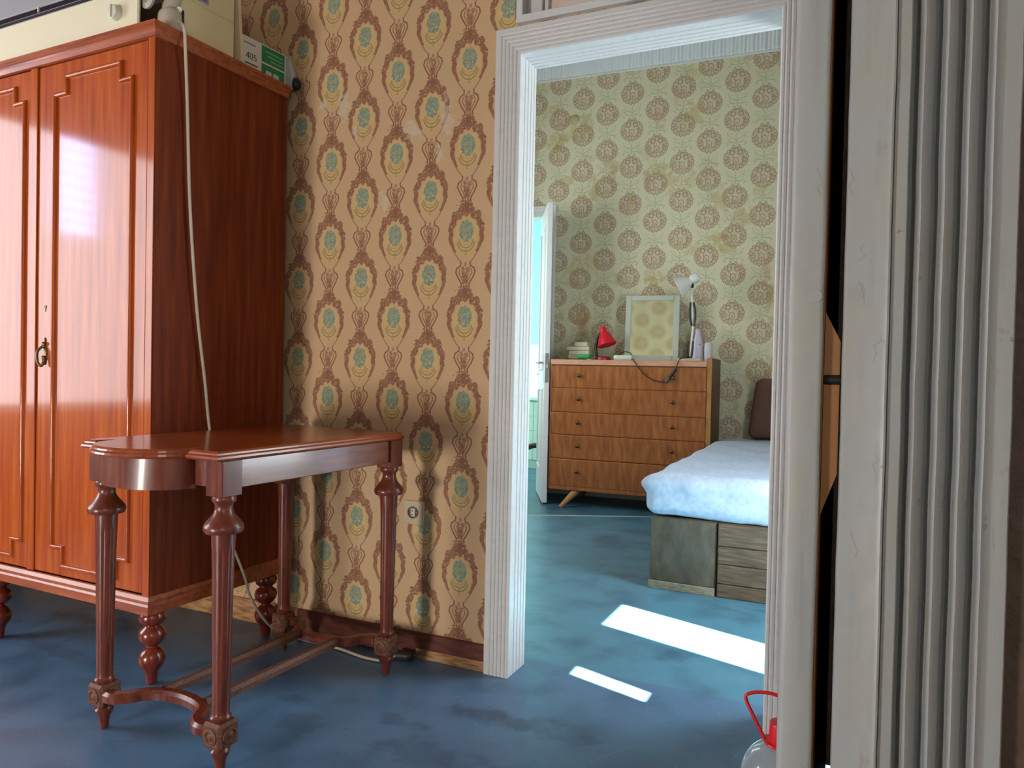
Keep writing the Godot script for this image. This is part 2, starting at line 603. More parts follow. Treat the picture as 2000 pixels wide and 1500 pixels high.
# ---------------------------------------------------------------- shared materials
var W := {}
func make_materials():
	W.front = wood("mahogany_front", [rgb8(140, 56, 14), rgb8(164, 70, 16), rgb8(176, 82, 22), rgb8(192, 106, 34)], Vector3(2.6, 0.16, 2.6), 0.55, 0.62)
	W.front.clearcoat_roughness = 0.09
	W.front.metallic_specular = 0.25
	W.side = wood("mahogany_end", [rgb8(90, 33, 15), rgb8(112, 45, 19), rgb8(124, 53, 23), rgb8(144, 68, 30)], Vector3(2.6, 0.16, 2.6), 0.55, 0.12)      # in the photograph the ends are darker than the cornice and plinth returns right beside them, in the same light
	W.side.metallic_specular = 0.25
	W.rail = wood("mahogany_rail", [rgb8(120, 48, 18), rgb8(160, 76, 32), rgb8(178, 92, 44)], Vector3(0.3, 3.0, 3.0), 0.4, 0.4)
	W.turned = wood("turned", [rgb8(84, 26, 14), rgb8(116, 40, 20), rgb8(132, 54, 26)], Vector3(4.0, 0.8, 4.0), 0.28, 0.5)
	W.table = wood("table_wood", [rgb8(70, 26, 16), rgb8(100, 40, 24), rgb8(116, 52, 30), rgb8(132, 66, 38)], Vector3(4.0, 0.5, 4.0), 0.36, 0.25)
	W.table_top = wood("table_top", [rgb8(116, 44, 16), rgb8(146, 62, 22), rgb8(162, 76, 30)], Vector3(4.0, 4.0, 0.4), 0.3, 0.5)
	W.apron = wood("table_apron", [rgb8(76, 30, 18), rgb8(104, 44, 26), rgb8(118, 56, 32), rgb8(132, 68, 40)], Vector3(4.0, 4.0, 0.5), 0.32, 0.9)
	W.dusty = wood("dusty_wood", [rgb8(78, 38, 24), rgb8(104, 60, 40), rgb8(122, 88, 62)], Vector3(9.0, 9.0, 9.0), 0.6)
	W.chest = wood("chest_wood", [rgb8(122, 64, 28), rgb8(142, 80, 34), rgb8(154, 92, 42), rgb8(172, 112, 58)], Vector3(2.2, 0.4, 2.2), 0.4, 0.25)
	W.chest_side = wood("chest_side", [rgb8(150, 100, 48), rgb8(180, 128, 66)], Vector3(3.0, 0.4, 3.0), 0.4, 0.2)
	W.old = wood("old_planks", [rgb8(70, 56, 44), rgb8(90, 74, 58), rgb8(104, 88, 70), rgb8(128, 112, 92)], Vector3(0.5, 5.0, 5.0), 0.7)
	W.oldv = wood("old_panel", [rgb8(72, 62, 48), rgb8(88, 78, 62), rgb8(104, 94, 76)], Vector3(1.4, 0.7, 1.4), 0.5)
	W.base = wood("baseboard_brown", [rgb8(70, 30, 20), rgb8(104, 48, 30), rgb8(124, 66, 42)], Vector3(0.8, 4.0, 4.0), 0.5)
	W.base_pale = wood("baseboard_pale", [rgb8(120, 76, 44), rgb8(184, 136, 90), rgb8(204, 168, 126)], Vector3(1.0, 6.0, 6.0), 0.55)
	W.casing = paint("paint_casing", rgb8(216, 216, 214), 0.42, 0.03, 0.05)
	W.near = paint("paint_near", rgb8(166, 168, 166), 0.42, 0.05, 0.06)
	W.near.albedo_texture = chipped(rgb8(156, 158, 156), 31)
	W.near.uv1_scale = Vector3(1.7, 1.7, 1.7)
	W.white = paint("paint_white", rgb8(218, 220, 220), 0.45, 0.03, 0.06)
	W.raw = wood("raw_door", [rgb8(120, 72, 30), rgb8(158, 100, 46)], Vector3(4.0, 0.5, 4.0), 0.6)
	W.black = mat(rgb8(22, 22, 22), 0.4)
	W.cable = mat(rgb8(200, 190, 168), 0.5)
	W.enamel = mat(rgb8(226, 218, 188), 0.35)
	W.bronze = metal(rgb8(120, 104, 74), 0.42)
	W.knob = metal(rgb8(92, 78, 54), 0.45)
	W.chrome = metal(rgb8(200, 202, 206), 0.2)

# ---------------------------------------------------------------- the scene
const BA := 0.0471239          # the bedroom's far wall is turned by 2.7 degrees
const BO := Vector3(-2.252, 0, -3.495)
func bp(xw: float, y: float, off: float) -> Vector3:       # a point of the bedroom at world x, so far off its far wall
	var n := Vector3(sin(BA), 0, cos(BA))
	var d := n.dot(BO) + off
	return Vector3(xw, y, (d - n.x * xw) / n.z)

func _ready():
	# camera
	var cam := Camera3D.new()
	cam.name = "camera"
	cam.position = Vector3(0, 1.0, 2.184)
	cam.rotation_degrees = Vector3(-1.0, 24.8, 1.21)
	cam.fov = 55.03
	cam.near = 0.02
	add_child(cam)
	# sky, exposure
	var env := Environment.new()
	env.background_mode = Environment.BG_SKY
	var sky := Sky.new()
	var ps := ProceduralSkyMaterial.new()
	ps.sky_top_color = rgb8(120, 160, 220)
	ps.sky_horizon_color = rgb8(200, 215, 230)
	ps.ground_bottom_color = rgb8(110, 105, 95)
	ps.ground_horizon_color = rgb8(190, 195, 195)
	ps.sun_angle_max = 0.0
	sky.sky_material = ps
	env.sky = sky
	env.background_energy_multiplier = 1.5
	env.tonemap_mode = Environment.TONE_MAPPER_LINEAR
	env.tonemap_exposure = 1.0
	env.sdfgi_enabled = true
	env.ssao_enabled = true
	env.ssil_enabled = true
	var we := WorldEnvironment.new()
	we.name = "environment"
	we.environment = env
	add_child(we)
	# sun: comes in low from the right through the gaps of the shutters
	var sun := DirectionalLight3D.new()
	sun.name = "sun"
	sun.light_energy = 42.0
	sun.light_color = rgb8(255, 250, 240)
	sun.light_angular_distance = 0.6
	sun.shadow_enabled = true
	add_child(sun)
	var el := deg_to_rad(40.0)
	var hd := Vector3(-1, 0, -0.33).normalized() * cos(el)
	sun.look_at_from_position(Vector3.ZERO, hd + Vector3(0, -sin(el), 0))
	# large soft sources: daylight through the curtained windows
	area("curtain_light", Vector3(-4.40, 1.55, 1.95), -PI / 2, Vector2(1.35, 1.6), 5.0, rgb8(248, 249, 255))
	area("balcony_light", Vector3(-2.35, 0.42, 4.28), 0.0, Vector2(0.55, 0.6), 7.8, rgb8(255, 249, 242))
	area("right_window_light", Vector3(0.44, 1.45, 3.1), PI / 2, Vector2(0.8, 1.3), 1.2, rgb8(244, 255, 250))
	area("bedroom_light", Vector3(0.36, 1.3, -0.80), PI / 2, Vector2(0.62, 1.7), 3.2, rgb8(232, 246, 255))
	area("side_window_light", Vector3(-2.98, 1.65, -1.7), -PI / 2, Vector2(1.2, 1.5), 3.3, rgb8(244, 248, 250))
	area("kitchen_light", Vector3(-4.9, 1.7, -4.4), -PI / 2, Vector2(1.2, 1.3), 7.5, rgb8(225, 248, 255))
	make_materials()
	setting()
	wardrobe()
	on_wardrobe()
	console_table()
	near_door()
	small_front()
	bedroom()
	chest()
	on_chest()

func area(n: String, at: Vector3, turn: float, size: Vector2, e: float, c: Color):
	var l := AreaLight3D.new()
	l.name = n
	l.area_size = size
	l.light_energy = e
	l.light_color = c
	l.position = at
	l.rotation.y = turn
	l.set("area_range", 12.0)
	l.shadow_enabled = true
	add_child(l)

# ---------------------------------------------------------------- the setting
func casing_profile() -> Array:
	# (distance outwards from the opening, height off the wall): the reveal with its steps, five reeds, a flat edge
	var p := [Vector2(0.085, -0.104), Vector2(0.085, -0.116), Vector2(0.002, -0.116), Vector2(0.0, -0.112), Vector2(0.0, -0.098), Vector2(0.004, -0.095), Vector2(0.0, -0.092), Vector2(0.0, -0.074), Vector2(0.004, -0.071), Vector2(0.0, -0.068), Vector2(0.0, -0.050), Vector2(0.004, -0.047), Vector2(0.0, -0.044), Vector2(0.0, -0.024), Vector2(0.004, -0.021), Vector2(0.0, -0.018), Vector2(0.0, 0.018)]
	p.append(Vector2(0.004, 0.022))
	var x := 0.010
	for k in 5:
		p.append(Vector2(x, 0.022))
		p.append(Vector2(x + 0.0015, 0.0190))
		p.append(Vector2(x + 0.003, 0.022))
		p.append(Vector2(x + 0.007, 0.0235))
		x += 0.0135
	p.append(Vector2(x, 0.022))
	p.append(Vector2(0.087, 0.022))
	p.append(Vector2(0.090, 0.018))
	p.append(Vector2(0.090, -0.001))
	return p

func frame_sweep(prof: Array, xl: float, xr: float, yt: float, which: int) -> M:
	var m := M.new()
	m.sweep(prof, func(i: int, p: Vector2) -> Vector3:
		if which == 0:
			return Vector3(xl - p.x, 0.0 if i == 0 else yt + p.x, p.y)
		if which == 1:
			return Vector3(xl - p.x, yt + p.x, p.y) if i == 0 else Vector3(xr + p.x, yt + p.x, p.y)
		return Vector3(xr + p.x, yt + p.x if i == 0 else 0.0, p.y), 2, false, 0.35)
	return m

func setting():
	var oval := mat(Color.WHITE, 0.75, 0.35)
	oval.albedo_texture = paper_oval()
	oval.heightmap_enabled = true
	oval.heightmap_texture = oval.albedo_texture
	oval.heightmap_scale = 0.05
	var ros := mat(Color.WHITE, 0.75, 0.35)
	ros.albedo_texture = paper_rosette()
	var plaster := mat(rgb8(206, 196, 180), 0.85)
	var dark := paint("brown_panel", rgb8(84, 66, 54), 0.6)
	var papered := mat(rgb8(158, 118, 84), 0.85)               # brown for the unseen walls, chosen to cut light bounced onto the wardrobe end
	var H := 3.75
	# the papered wall with the doorway
	var m := M.new()
	var o := Vector2(-2.256, 2.6007)
	var s := Vector2(2.272, 2.296)
	for b in [[-4.6, -1.025, 0.0, H], [-1.025, -0.175, 2.7, H], [-0.175, 0.5, 0.0, H], [-1.025, -0.175, 2.045, 2.14]]:
		m.uvbox(Vector3(b[0], b[2], -0.06), Vector3(b[1], b[3], 0.0), o, s)
	struct("wall_back", m, oval, "wall papered with brown wreathed ovals round blue-green bouquets")
	m = M.new()
	for b in [[-4.6, -1.025, 0.0, H], [-1.025, -0.175, 2.045, H], [-0.175, 0.5, 0.0, H]]:
		m.uvbox(Vector3(b[0], b[2], -0.105), Vector3(b[1], b[3], -0.0605), Vector2(-1.64 - 0.1 - 1.2, 4.0), Vector2(3.2, 2.906))
	struct("wall_bedroom_front", m, ros)
	# floors
	var fa := floor_mat(rgb8(88, 126, 160), 150, 3, 0.36)
	m = M.new()
	m.box(Vector3(-4.6, -0.1, -0.16), Vector3(0.5, 0.0, 4.4))
	struct("floor", m, fa, "worn blue painted floor")
	var fb := floor_mat(rgb8(86, 140, 164), 200, 5, 0.34)
	var a1 := Vector2(-3.2, 1.925)
	var seam := func(x: float) -> float: return -2.501 - 0.504 * (x + 2.057)
	m = M.new()
	m.slab([Vector2(-3.3, 0.16), Vector2(0.5, 0.16), Vector2(0.5, -seam.call(0.5)), Vector2(-3.3, -seam.call(-3.3))], [[0, -0.1], [0, 0.0]], func(x, y, h): return Vector3(x, h, -y))
	struct("floor_bedroom", m, fb, "teal blue linoleum with scratches")
	m = M.new()
	m.slab([Vector2(-3.3, -seam.call(-3.3)), Vector2(0.5, -seam.call(0.5)), Vector2(0.5, 5.6), Vector2(-5.0, 5.6), Vector2(-5.0, 3.0)], [[0, -0.1], [0, -0.001]], func(x, y, h): return Vector3(x, h, -y))
	struct("floor_bedroom_rear", m, floor_mat(rgb8(72, 116, 138), 120, 6, 0.36))
	m = M.new()
	m.tube([Vector3(-3.2, 0.0, seam.call(-3.2)), Vector3(0.45, 0.0, seam.call(0.45))], 0.004, 6, false)
	struct("trim_seam", m, mat(rgb8(190, 200, 196), 0.6), "pale edge where two sheets of linoleum meet")
	# ceilings
	m = M.new()
	m.box(Vector3(-4.8, H, -5.6), Vector3(0.7, H + 0.1, 4.6))
	struct("ceiling", m, mat(rgb8(176, 164, 148), 0.9))
	# outer walls of the front room
	m = M.new()
	m.box(Vector3(-4.8, 0, -0.12), Vector3(-4.6, H, 4.6))
	struct("wall_left", m, papered)
	m = M.new()
	m.box(Vector3(-4.6, 0, 4.4), Vector3(-2.65, H, 4.6))
	m.box(Vector3(-2.05, 0, 4.4), Vector3(0.7, H, 4.6))
	m.box(Vector3(-2.65, 0.75, 4.4), Vector3(-2.05, H, 4.6))
	m.box(Vector3(-2.65, 0.0, 4.4), Vector3(-2.05, 0.1, 4.6))
	struct("wall_front", m, papered)
	# right outer wall: sun enters through slots between shutter boards
	m = M.new()
	m.box(Vector3(0.5, 0, 0.48), Vector3(0.7, H, 4.6))                    # front room
	m.box(Vector3(0.5, 0, -0.105), Vector3(0.7, H, 0.18))                  # beside the papered wall
	m.box(Vector3(0.5, 2.2, 0.18), Vector3(0.7, H, 0.48))
	struct("wall_right", m, plaster)
	# narrow window with closed boards: the sun passes two slots between them
	var w6 := struct_root("window_6")
	for b in [[1.18, 2.2, 0.18, 0.48], [0.50, 0.93, 0.18, 0.48], [0.0, 0.40, 0.18, 0.48], [0.40, 0.50, 0.18, 0.258], [0.40, 0.50, 0.33, 0.48], [0.93, 1.18, 0.18, 0.258], [0.93, 1.18, 0.33, 0.48]]:
		m = M.new()
		m.box(Vector3(0.5, b[0], b[2]), Vector3(0.515, b[1], b[3]))
		part("board", m, W.raw, w6)
	m = M.new()
	m.box(Vector3(0.5, 0, -5.6), Vector3(0.7, H, -1.15))
	m.box(Vector3(0.5, 2.2, -1.15), Vector3(0.7, H, -0.12))
	struct("wall_bedroom_right", m, plaster)
	m = M.new()
	m.box(Vector3(-3.3, 0, -3.5), Vector3(-3.1, H, -0.125))
	struct("wall_bedroom_left", m, plaster)
	# a small window on the right behind the camera
	var w8 := struct_root("window_8")
	m = M.new()
	m.box(Vector3(0.480, 0.8, 2.7), Vector3(0.490, 2.1, 3.5))
	part("window_pane", m, glow(rgb8(240, 255, 246), 1.5), w8)
	m = M.new()
	for b in [[0.74, 0.8, 2.64, 3.56], [2.1, 2.16, 2.64, 3.56], [0.8, 2.1, 2.64, 2.7], [0.8, 2.1, 3.5, 3.56], [0.8, 2.1, 3.08, 3.12]]:
		m.box(Vector3(0.455, b[0], b[2]), Vector3(0.499, b[1], b[3]), 0.004)
	part("frame", m, W.white, w8)
	# the bedroom's side window, out of the frame on the left
	var w7 := struct_root("window_7")
	m = M.new()
	m.box(Vector3(-3.09, 0.9, -2.3), Vector3(-3.08, 2.4, -1.1))
	part("window_pane", m, glow(rgb8(244, 248, 250), 1.5), w7)
	m = M.new()
	for b in [[0.84, 0.9, -2.36, -1.04], [2.4, 2.46, -2.36, -1.04], [0.9, 2.4, -2.36, -2.3], [0.9, 2.4, -1.1, -1.04], [0.9, 2.4, -1.72, -1.68]]:
		m.box(Vector3(-3.10, b[0], b[2]), Vector3(-3.05, b[1], b[3]), 0.004)
	part("frame", m, W.white, w7)
	# bedroom window: a curtained leaf, and a half-lowered shutter over the open one
	var w1 := struct_root("window_1")
	m = M.new()
	m.box(Vector3(0.46, 0.0, -1.30), Vector3(0.48, 2.4, -0.465))
	var cur := mat(rgb8(236, 236, 232), 0.8)
	cur.backlight_enabled = true
	cur.backlight = Color(0.6, 0.6, 0.6)
	part("curtain", m, cur, w1)
	m = M.new()
	for k in 12:
		m.box(Vector3(0.56, 1.28 + k * 0.077, -0.47), Vector3(0.575, 1.28 + k * 0.077 + 0.0775, -0.1201))
	part("shutter", m, W.raw, w1)
	# front-room window (curtain lit from outside, a pane left free above) and the glazed foot of the balcony door
	var w2 := struct_root("window_2")
	m = M.new()
	var pts := []
	for k in 61:
		pts.append(Vector2(1.25 + k * 1.4 / 60.0, sin(k * 1.05) * 0.015))
	m.sweep(pts, func(i: int, p: Vector2) -> Vector3: return Vector3(-4.47 + p.y, 0.7 if i == 1 else 2.4, p.x), 2)
	part("curtain", m, glow(rgb8(255, 248, 238), 1.2), w2)
	m = M.new()
	for k in 8:
		m.box(Vector3(-4.44, 1.80 + k * 0.073, 1.83), Vector3(-4.43, 1.80 + k * 0.073 + 0.044, 2.04))
	part("window_slat_light", m, glow(rgb8(150, 180, 255), 26.0), w2)
	var w3 := struct_root("window_3")
	m = M.new()
	m.box(Vector3(-2.65, 0.1, 4.42), Vector3(-2.05, 0.75, 4.43))
	part("window_pane", m, glow(rgb8(255, 238, 216), 3.0), w3)
	# door casing and lining
	var t1 := struct_root("trim_1")
	var pr := casing_profile()
	part("architrave", frame_sweep(pr, -0.994, -0.204, 2.018, 0), W.casing, t1)
	part("architrave", frame_sweep(pr, -0.994, -0.204, 2.018, 1), W.casing, t1)
	part("architrave", frame_sweep(pr, -0.994, -0.204, 2.018, 2), W.casing, t1)
	# transom light above the door
	var tr := struct_root("window_4")
	m = M.new()
	var fp := [Vector2(0, -0.04), Vector2(0, 0.018), Vector2(0.003, 0.021), Vector2(0.022, 0.021), Vector2(0.024, 0.018), Vector2(0.024, 0.0)]
	for w in 4:
		m.sweep(fp, func(i: int, p: Vector2) -> Vector3:
			var x0 := -0.990 - p.x
			var x1 := -0.208 + p.x
			var y0 := 2.143 - p.x
			var y1 := 2.66 + p.x
			var c := [Vector3(x0, y0, p.y), Vector3(x0, y1, p.y), Vector3(x1, y1, p.y), Vector3(x1, y0, p.y)]
			return c[(w + i) % 4], 2)
	part("frame", m, W.casing, tr)
	m = M.new()
	m.box(Vector3(-0.990, 2.12, -0.05), Vector3(-0.940, 2.68, -0.02), 0.002)
	m.box(Vector3(-0.940, 2.12, -0.05), Vector3(-0.208, 2.165, -0.028), 0.002)
	m.box(Vector3(-0.936, 2.165, -0.044), Vector3(-0.922, 2.68, -0.030), 0.002)
	part("sash", m, W.casing, tr)
	m = M.new()
	m.box(Vector3(-0.93, 2.15, -0.056), Vector3(-0.208, 2.68, -0.046))
	part("pane", m, mat(rgb8(222, 200, 190), 0.3), tr)
	# skirting
	m = M.new()
	m.box(Vector3(-1.875, 0, 0.0), Vector3(-1.086, 0.089, 0.012), 0.003)
	var bb := struct("baseboard_back", m, W.base, "dark brown skirting worn at its foot")
	m = M.new()
	m.box(Vector3(-1.35, 0, 0.010), Vector3(-1.087, 0.034, 0.0128), 0.001)
	part("worn_foot", m, W.base_pale, bb, "bare worn wood")
	m = M.new()
	m.box(Vector3(-4.6, 0, 0.0), Vector3(-1.876, 0.089, 0.012), 0.003)
	struct("baseboard_back", m, W.base_pale, "skirting behind the wardrobe with strong light put into its pale colour")  # continues the brown skirting, paled for the strong light falling there
	# near wall deepened, with an added unseen batten, to keep the door gap dark
	m = M.new()
	m.box(Vector3(-0.008, 0, 0.66), Vector3(0.5, H, 1.375))
	m.box(Vector3(-0.050, 0.27, 0.655), Vector3(0.05, H, 0.68), 0.002)
	struct("wall_near_shade_block", m, dark)

# ---------------------------------------------------------------- wardrobe
func half_round(poly: Array, w: float, h: float, z: float) -> M:
	# a half-round moulding along a closed outline in the xy plane
	var m := M.new()
	var n := poly.size()
	var prof := [Vector2(-w, 0), Vector2(-w * 0.8, h * 0.65), Vector2(-w * 0.3, h), Vector2(w * 0.3, h), Vector2(w * 0.8, h * 0.65), Vector2(w, 0)]
	var nr := []
	for i in n:
		var a: Vector2 = (poly[i] - poly[(i - 1 + n) % n]).normalized()
		var b: Vector2 = (poly[(i + 1) % n] - poly[i]).normalized()
		var na := Vector2(a.y, -a.x)
		var nb := Vector2(b.y, -b.x)
		var mm := (na + nb).normalized()
		nr.append(mm / maxf(0.4, mm.dot(na)))
	m.sweep(prof, func(i: int, p: Vector2) -> Vector3:
		var v: Vector2 = poly[i] - nr[i] * p.x
		return Vector3(v.x, v.y, z + p.y), n, true, 0.9)
	return m

func wardrobe():
	var R := thing("wardrobe", "tall polished red-brown mahogany wardrobe with stepped panel mouldings on bobbin legs", "wardrobe", Vector3(-1.932, 0, 0.612), deg_to_rad(-1.3))
	var L := -1.68
	var D := -0.555
	var m := M.new()
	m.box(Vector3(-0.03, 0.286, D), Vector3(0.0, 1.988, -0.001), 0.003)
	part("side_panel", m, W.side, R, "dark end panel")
	m = M.new()
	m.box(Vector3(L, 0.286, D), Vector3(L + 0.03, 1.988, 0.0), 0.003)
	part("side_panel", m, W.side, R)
	m = M.new()
	m.box(Vector3(-0.030, 0.287, -0.0012), Vector3(-0.0005, 1.986, 0.0015), 0.001)
	part("stile", m, W.front, R)
	m = M.new()
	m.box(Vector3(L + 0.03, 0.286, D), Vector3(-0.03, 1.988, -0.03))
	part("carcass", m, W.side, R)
	# cornice and plinth mouldings run round the front and the ends
	for e in [[1.984, [Vector2(0.0, 0.0), Vector2(0.008, 0.002), Vector2(0.010, 0.018), Vector2(0.014, 0.022), Vector2(0.013, 0.030), Vector2(0.018, 0.034), Vector2(0.018, 0.044), Vector2(0.0, 0.044)], "cornice"], [0.234, [Vector2(0.0, 0.0), Vector2(0.014, 0.0), Vector2(0.015, 0.026), Vector2(0.011, 0.032), Vector2(0.012, 0.042), Vector2(0.006, 0.053), Vector2(0.0, 0.055)], "plinth"]]:
		m = M.new()
		var y0: float = e[0]
		m.sweep(e[1], func(i: int, p: Vector2) -> Vector3:
			return [Vector3(p.x, y0 + p.y, D), Vector3(p.x, y0 + p.y, p.x), Vector3(L - p.x, y0 + p.y, p.x), Vector3(L - p.x, y0 + p.y, D)][i], 4, false, 0.5)
		m.box(Vector3(L, y0, D), Vector3(0.0, y0 + 0.044, 0.0))
		part(e[2], m, W.rail, R)
	# three doors
	var sx := [-0.097, -0.150, -0.417, -0.475]
	for k in 3:
		var x1 := -0.031 - k * 0.545
		var x0 := x1 - 0.5425
		m = M.new()
		m.box(Vector3(x0, 0.292, -0.024), Vector3(x1, 1.981, 0.0), 0.003)
		var d := part("door", m, W.front, R)
		var o := -k * 0.545
		var out := [Vector2(sx[3] + o, 0.387), Vector2(sx[2] + o, 0.387), Vector2(sx[2] + o, 0.327), Vector2(sx[1] + o, 0.327), Vector2(sx[1] + o, 0.387), Vector2(sx[0] + o, 0.387), Vector2(sx[0] + o, 1.876), Vector2(sx[1] + o, 1.876), Vector2(sx[1] + o, 1.930), Vector2(sx[2] + o, 1.930), Vector2(sx[2] + o, 1.876), Vector2(sx[3] + o, 1.876)]
		part("panel_moulding", half_round(out, 0.008, 0.010, 0.0), W.front, d)
		if k > 0:
			m = M.new()
			m.box(Vector3(x1 - 0.030, 0.292, 0.0), Vector3(x1 + 0.008, 1.981, 0.006), 0.002)
			part("astragal", m, W.front, d)
		if k == 0:
			# cast drop handle on an ornate plate, and a keyhole above it
			var pl := []
			for i in 28:
				var a := TAU * i / 28.0
				var r := 0.75 + 0.25 * cos(a * 4.0) * (1.0 if sin(a) > -0.7 else 0.4)
				pl.append(Vector2(cos(a) * 0.013 * r, sin(a) * 0.050 * r))
			m = M.new()
			m.slab(pl, [[0.0, 0.0], [0.001, 0.004]], func(x, y, h): return Vector3(-0.522 + x, 1.03 + y, h))
			for yy in [1.058, 1.012]:
				m.lathe([[0.007, 0.0], [0.007, 0.006], [0.003, 0.009]], 10, Vector3(-0.522, yy, 0.003), Vector3.BACK)
			part("handle_plate", m, W.bronze, d, "bronze ornate handle plate")
			m = M.new()
			m.tube([Vector3(-0.527, 1.05, 0.006), Vector3(-0.533, 1.03, 0.020), Vector3(-0.526, 0.995, 0.022), Vector3(-0.517, 0.985, 0.014), Vector3(-0.514, 1.01, 0.008)], 0.0045, 8)
			part("drop_handle", m, W.bronze, d)
			m = M.new()
			m.lathe([[0.005, 0.0], [0.005, 0.002], [0.003, 0.002]], 10, Vector3(-0.522, 1.182, 0.0), Vector3.BACK)
			m.box(Vector3(-0.524, 1.166, 0.0), Vector3(-0.520, 1.180, 0.0015))
			part("keyhole", m, W.black, d)
	# bobbin legs
	var prof := [[0.010, 0.0], [0.016, 0.004], [0.019, 0.030], [0.022, 0.042], [0.036, 0.062], [0.040, 0.080], [0.036, 0.098], [0.024, 0.112], [0.016, 0.116], [0.016, 0.121], [0.024, 0.126], [0.037, 0.140], [0.040, 0.155], [0.037, 0.170], [0.024, 0.181], [0.022, 0.184], [0.036, 0.196], [0.040, 0.210], [0.036, 0.224], [0.026, 0.235]]
	for p in [[-0.034, -0.04], [-0.034, D + 0.035], [L + 0.05, -0.04], [L + 0.05, D + 0.035], [L / 2.0, -0.04]]:
		m = M.new()
		m.lathe(prof, 28, Vector3(p[0], 0, p[1]))
		part("leg", m, W.turned, R)

func on_wardrobe():
	# old white appliance: a long front panel with a knob, an open corner and a boxed end
	var Y := 2.029
	var R := thing("appliance", "old cream enamel appliance with a round knob and an open corner on the wardrobe top", "appliance", Vector3(-1.932, Y, 0.612), deg_to_rad(-1.3))
	var m := M.new()
	m.box(Vector3(-1.30, 0.004, -0.032), Vector3(-0.108, 0.142, -0.020), 0.004)
	part("front_panel", m, W.enamel, R, "cream front panel")
	m = M.new()
	m.box(Vector3(-1.30, 0.143, -0.060), Vector3(-0.33, 0.176, -0.026), 0.003)
	m.box(Vector3(-1.30, 0.153, -0.026), Vector3(-0.33, 0.157, -0.022), 0.001)
	part("window_strip", m, mat(rgb8(34, 30, 42), 0.25), R, "dark strip along the top edge")
	m = M.new()
	m.box(Vector3(-1.30, 0.178, -0.46), Vector3(-0.33, 0.30, -0.030), 0.004)
	part("cover", m, mat(rgb8(150, 150, 152), 0.5), R, "grey cover")
	m = M.new()
	m.box(Vector3(-0.62, 0.158, -0.027), Vector3(-0.615, 0.178, -0.0215), 0.001)
	part("clip", m, W.enamel, R)
	m = M.new()
	m.lathe([[0.024, 0.0], [0.024, 0.010], [0.021, 0.020], [0.016, 0.022], [0.0, 0.022]], 24, Vector3(-0.205, 0.072, -0.020), Vector3.BACK)
	m.box(Vector3(-0.208, 0.052, 0.002), Vector3(-0.202, 0.092, 0.006), 0.001)
	part("knob", m, mat(rgb8(214, 210, 190), 0.4), R)
	m = M.new()
	m.box(Vector3(-1.30, 0.0, -0.46), Vector3(-0.14, 0.004, -0.035))
	m.box(Vector3(-0.60, 0.004, -0.45), Vector3(-0.20, 0.30, -0.10), 0.003)
	part("inner_case", m, mat(rgb8(84, 78, 66), 0.6), R)
	# end box towards the right
	m = M.new()
	m.box(Vector3(-0.125, 0.0, -0.335), Vector3(-0.036, 0.142, -0.115), 0.003)
	m.box(Vector3(-0.125, 0.1425, -0.335), Vector3(-0.0365, 0.33, -0.115), 0.003)
	part("end_box", m, mat(rgb8(226, 216, 172), 0.4), R, "cream end box with a seam")
	m = M.new()
	m.box(Vector3(-0.0365, 0.155, -0.225), Vector3(-0.0355, 0.25, -0.165))
	part("sticker", m, mat(rgb8(170, 164, 186), 0.5), R, "printed sticker")
	m = M.new()
	for k in 5:
		m.box(Vector3(-0.0357, 0.162 + k * 0.016, -0.220), Vector3(-0.0352, 0.169 + k * 0.016, -0.172 - 0.008 * (k % 3)))
	part("sticker_print", m, mat(rgb8(112, 104, 150), 0.5), R)
	# works seen in the open corner
	m = M.new()
	m.tube([Vector3(-0.20, 0.17, -0.06), Vector3(-0.15, 0.13, -0.055), Vector3(-0.10, 0.12, -0.06), Vector3(-0.06, 0.14, -0.08)], 0.022, 12)
	part("hose", m, mat(rgb8(128, 118, 100), 0.55), R)
	m = M.new()
	m.lathe([[0.012, 0.0], [0.028, 0.004], [0.030, 0.012], [0.014, 0.016], [0.010, 0.010]], 20, Vector3(-0.085, 0.10, -0.048), Vector3(-0.1, 0.1, 1))
	part("ring_fitting", m, mat(rgb8(176, 172, 158), 0.4), R)
	m = M.new()
	m.rbox(Vector3(-0.045, 0.045, -0.085), Vector3(0.075, 0.085, 0.06), 0.028, Vector3i(8, 8, 8))
	m.tube([Vector3(-0.05, 0.07, -0.085), Vector3(-0.035, 0.12, -0.09), Vector3(-0.03, 0.16, -0.1)], 0.024, 12)
	part("motor", m, mat(rgb8(178, 168, 148), 0.45), R, "beige rounded motor housing")
	m = M.new()
	m.box(Vector3(-0.028, 0.035, -0.113), Vector3(-0.012, 0.085, -0.100), 0.003)
	part("bracket", m, W.black, R)
	m = M.new()
	m.lathe([[0.008, 0.0], [0.008, 0.012], [0.0, 0.014]], 12, Vector3(-0.020, 0.080, -0.10), Vector3(0.6, 0.1, 0.8))
	part("screw", m, mat(rgb8(240, 238, 230), 0.3), R)
	m = M.new()
	m.lathe([[0.006, 0.0], [0.006, 0.010], [0.0, 0.012]], 12, Vector3(-0.100, 0.010, -0.022), Vector3.RIGHT)
	part("screw", m, mat(rgb8(240, 238, 230), 0.3), R)
	# thin white board leaning behind the box
	m = M.new()
	m.box(Vector3(-0.18, 0.0, -0.006), Vector3(0.0, 0.62, 0.006), 0.002)
	var b := single("board", m, mat(rgb8(226, 206, 172), 0.6), "thin cream board leaning on its edge behind the enamel appliance", "board")
	b.position = Vector3(-1.955, Y, 0.240)
	b.rotation = Vector3(deg_to_rad(4.5), deg_to_rad(-1.3), 0)
	# green and white carton
	var C := thing("carton", "small white and green printed carton on the wardrobe top beside the wall", "carton", Vector3(-1.950, Y, 0.145), deg_to_rad(86.0))
	m = M.new()
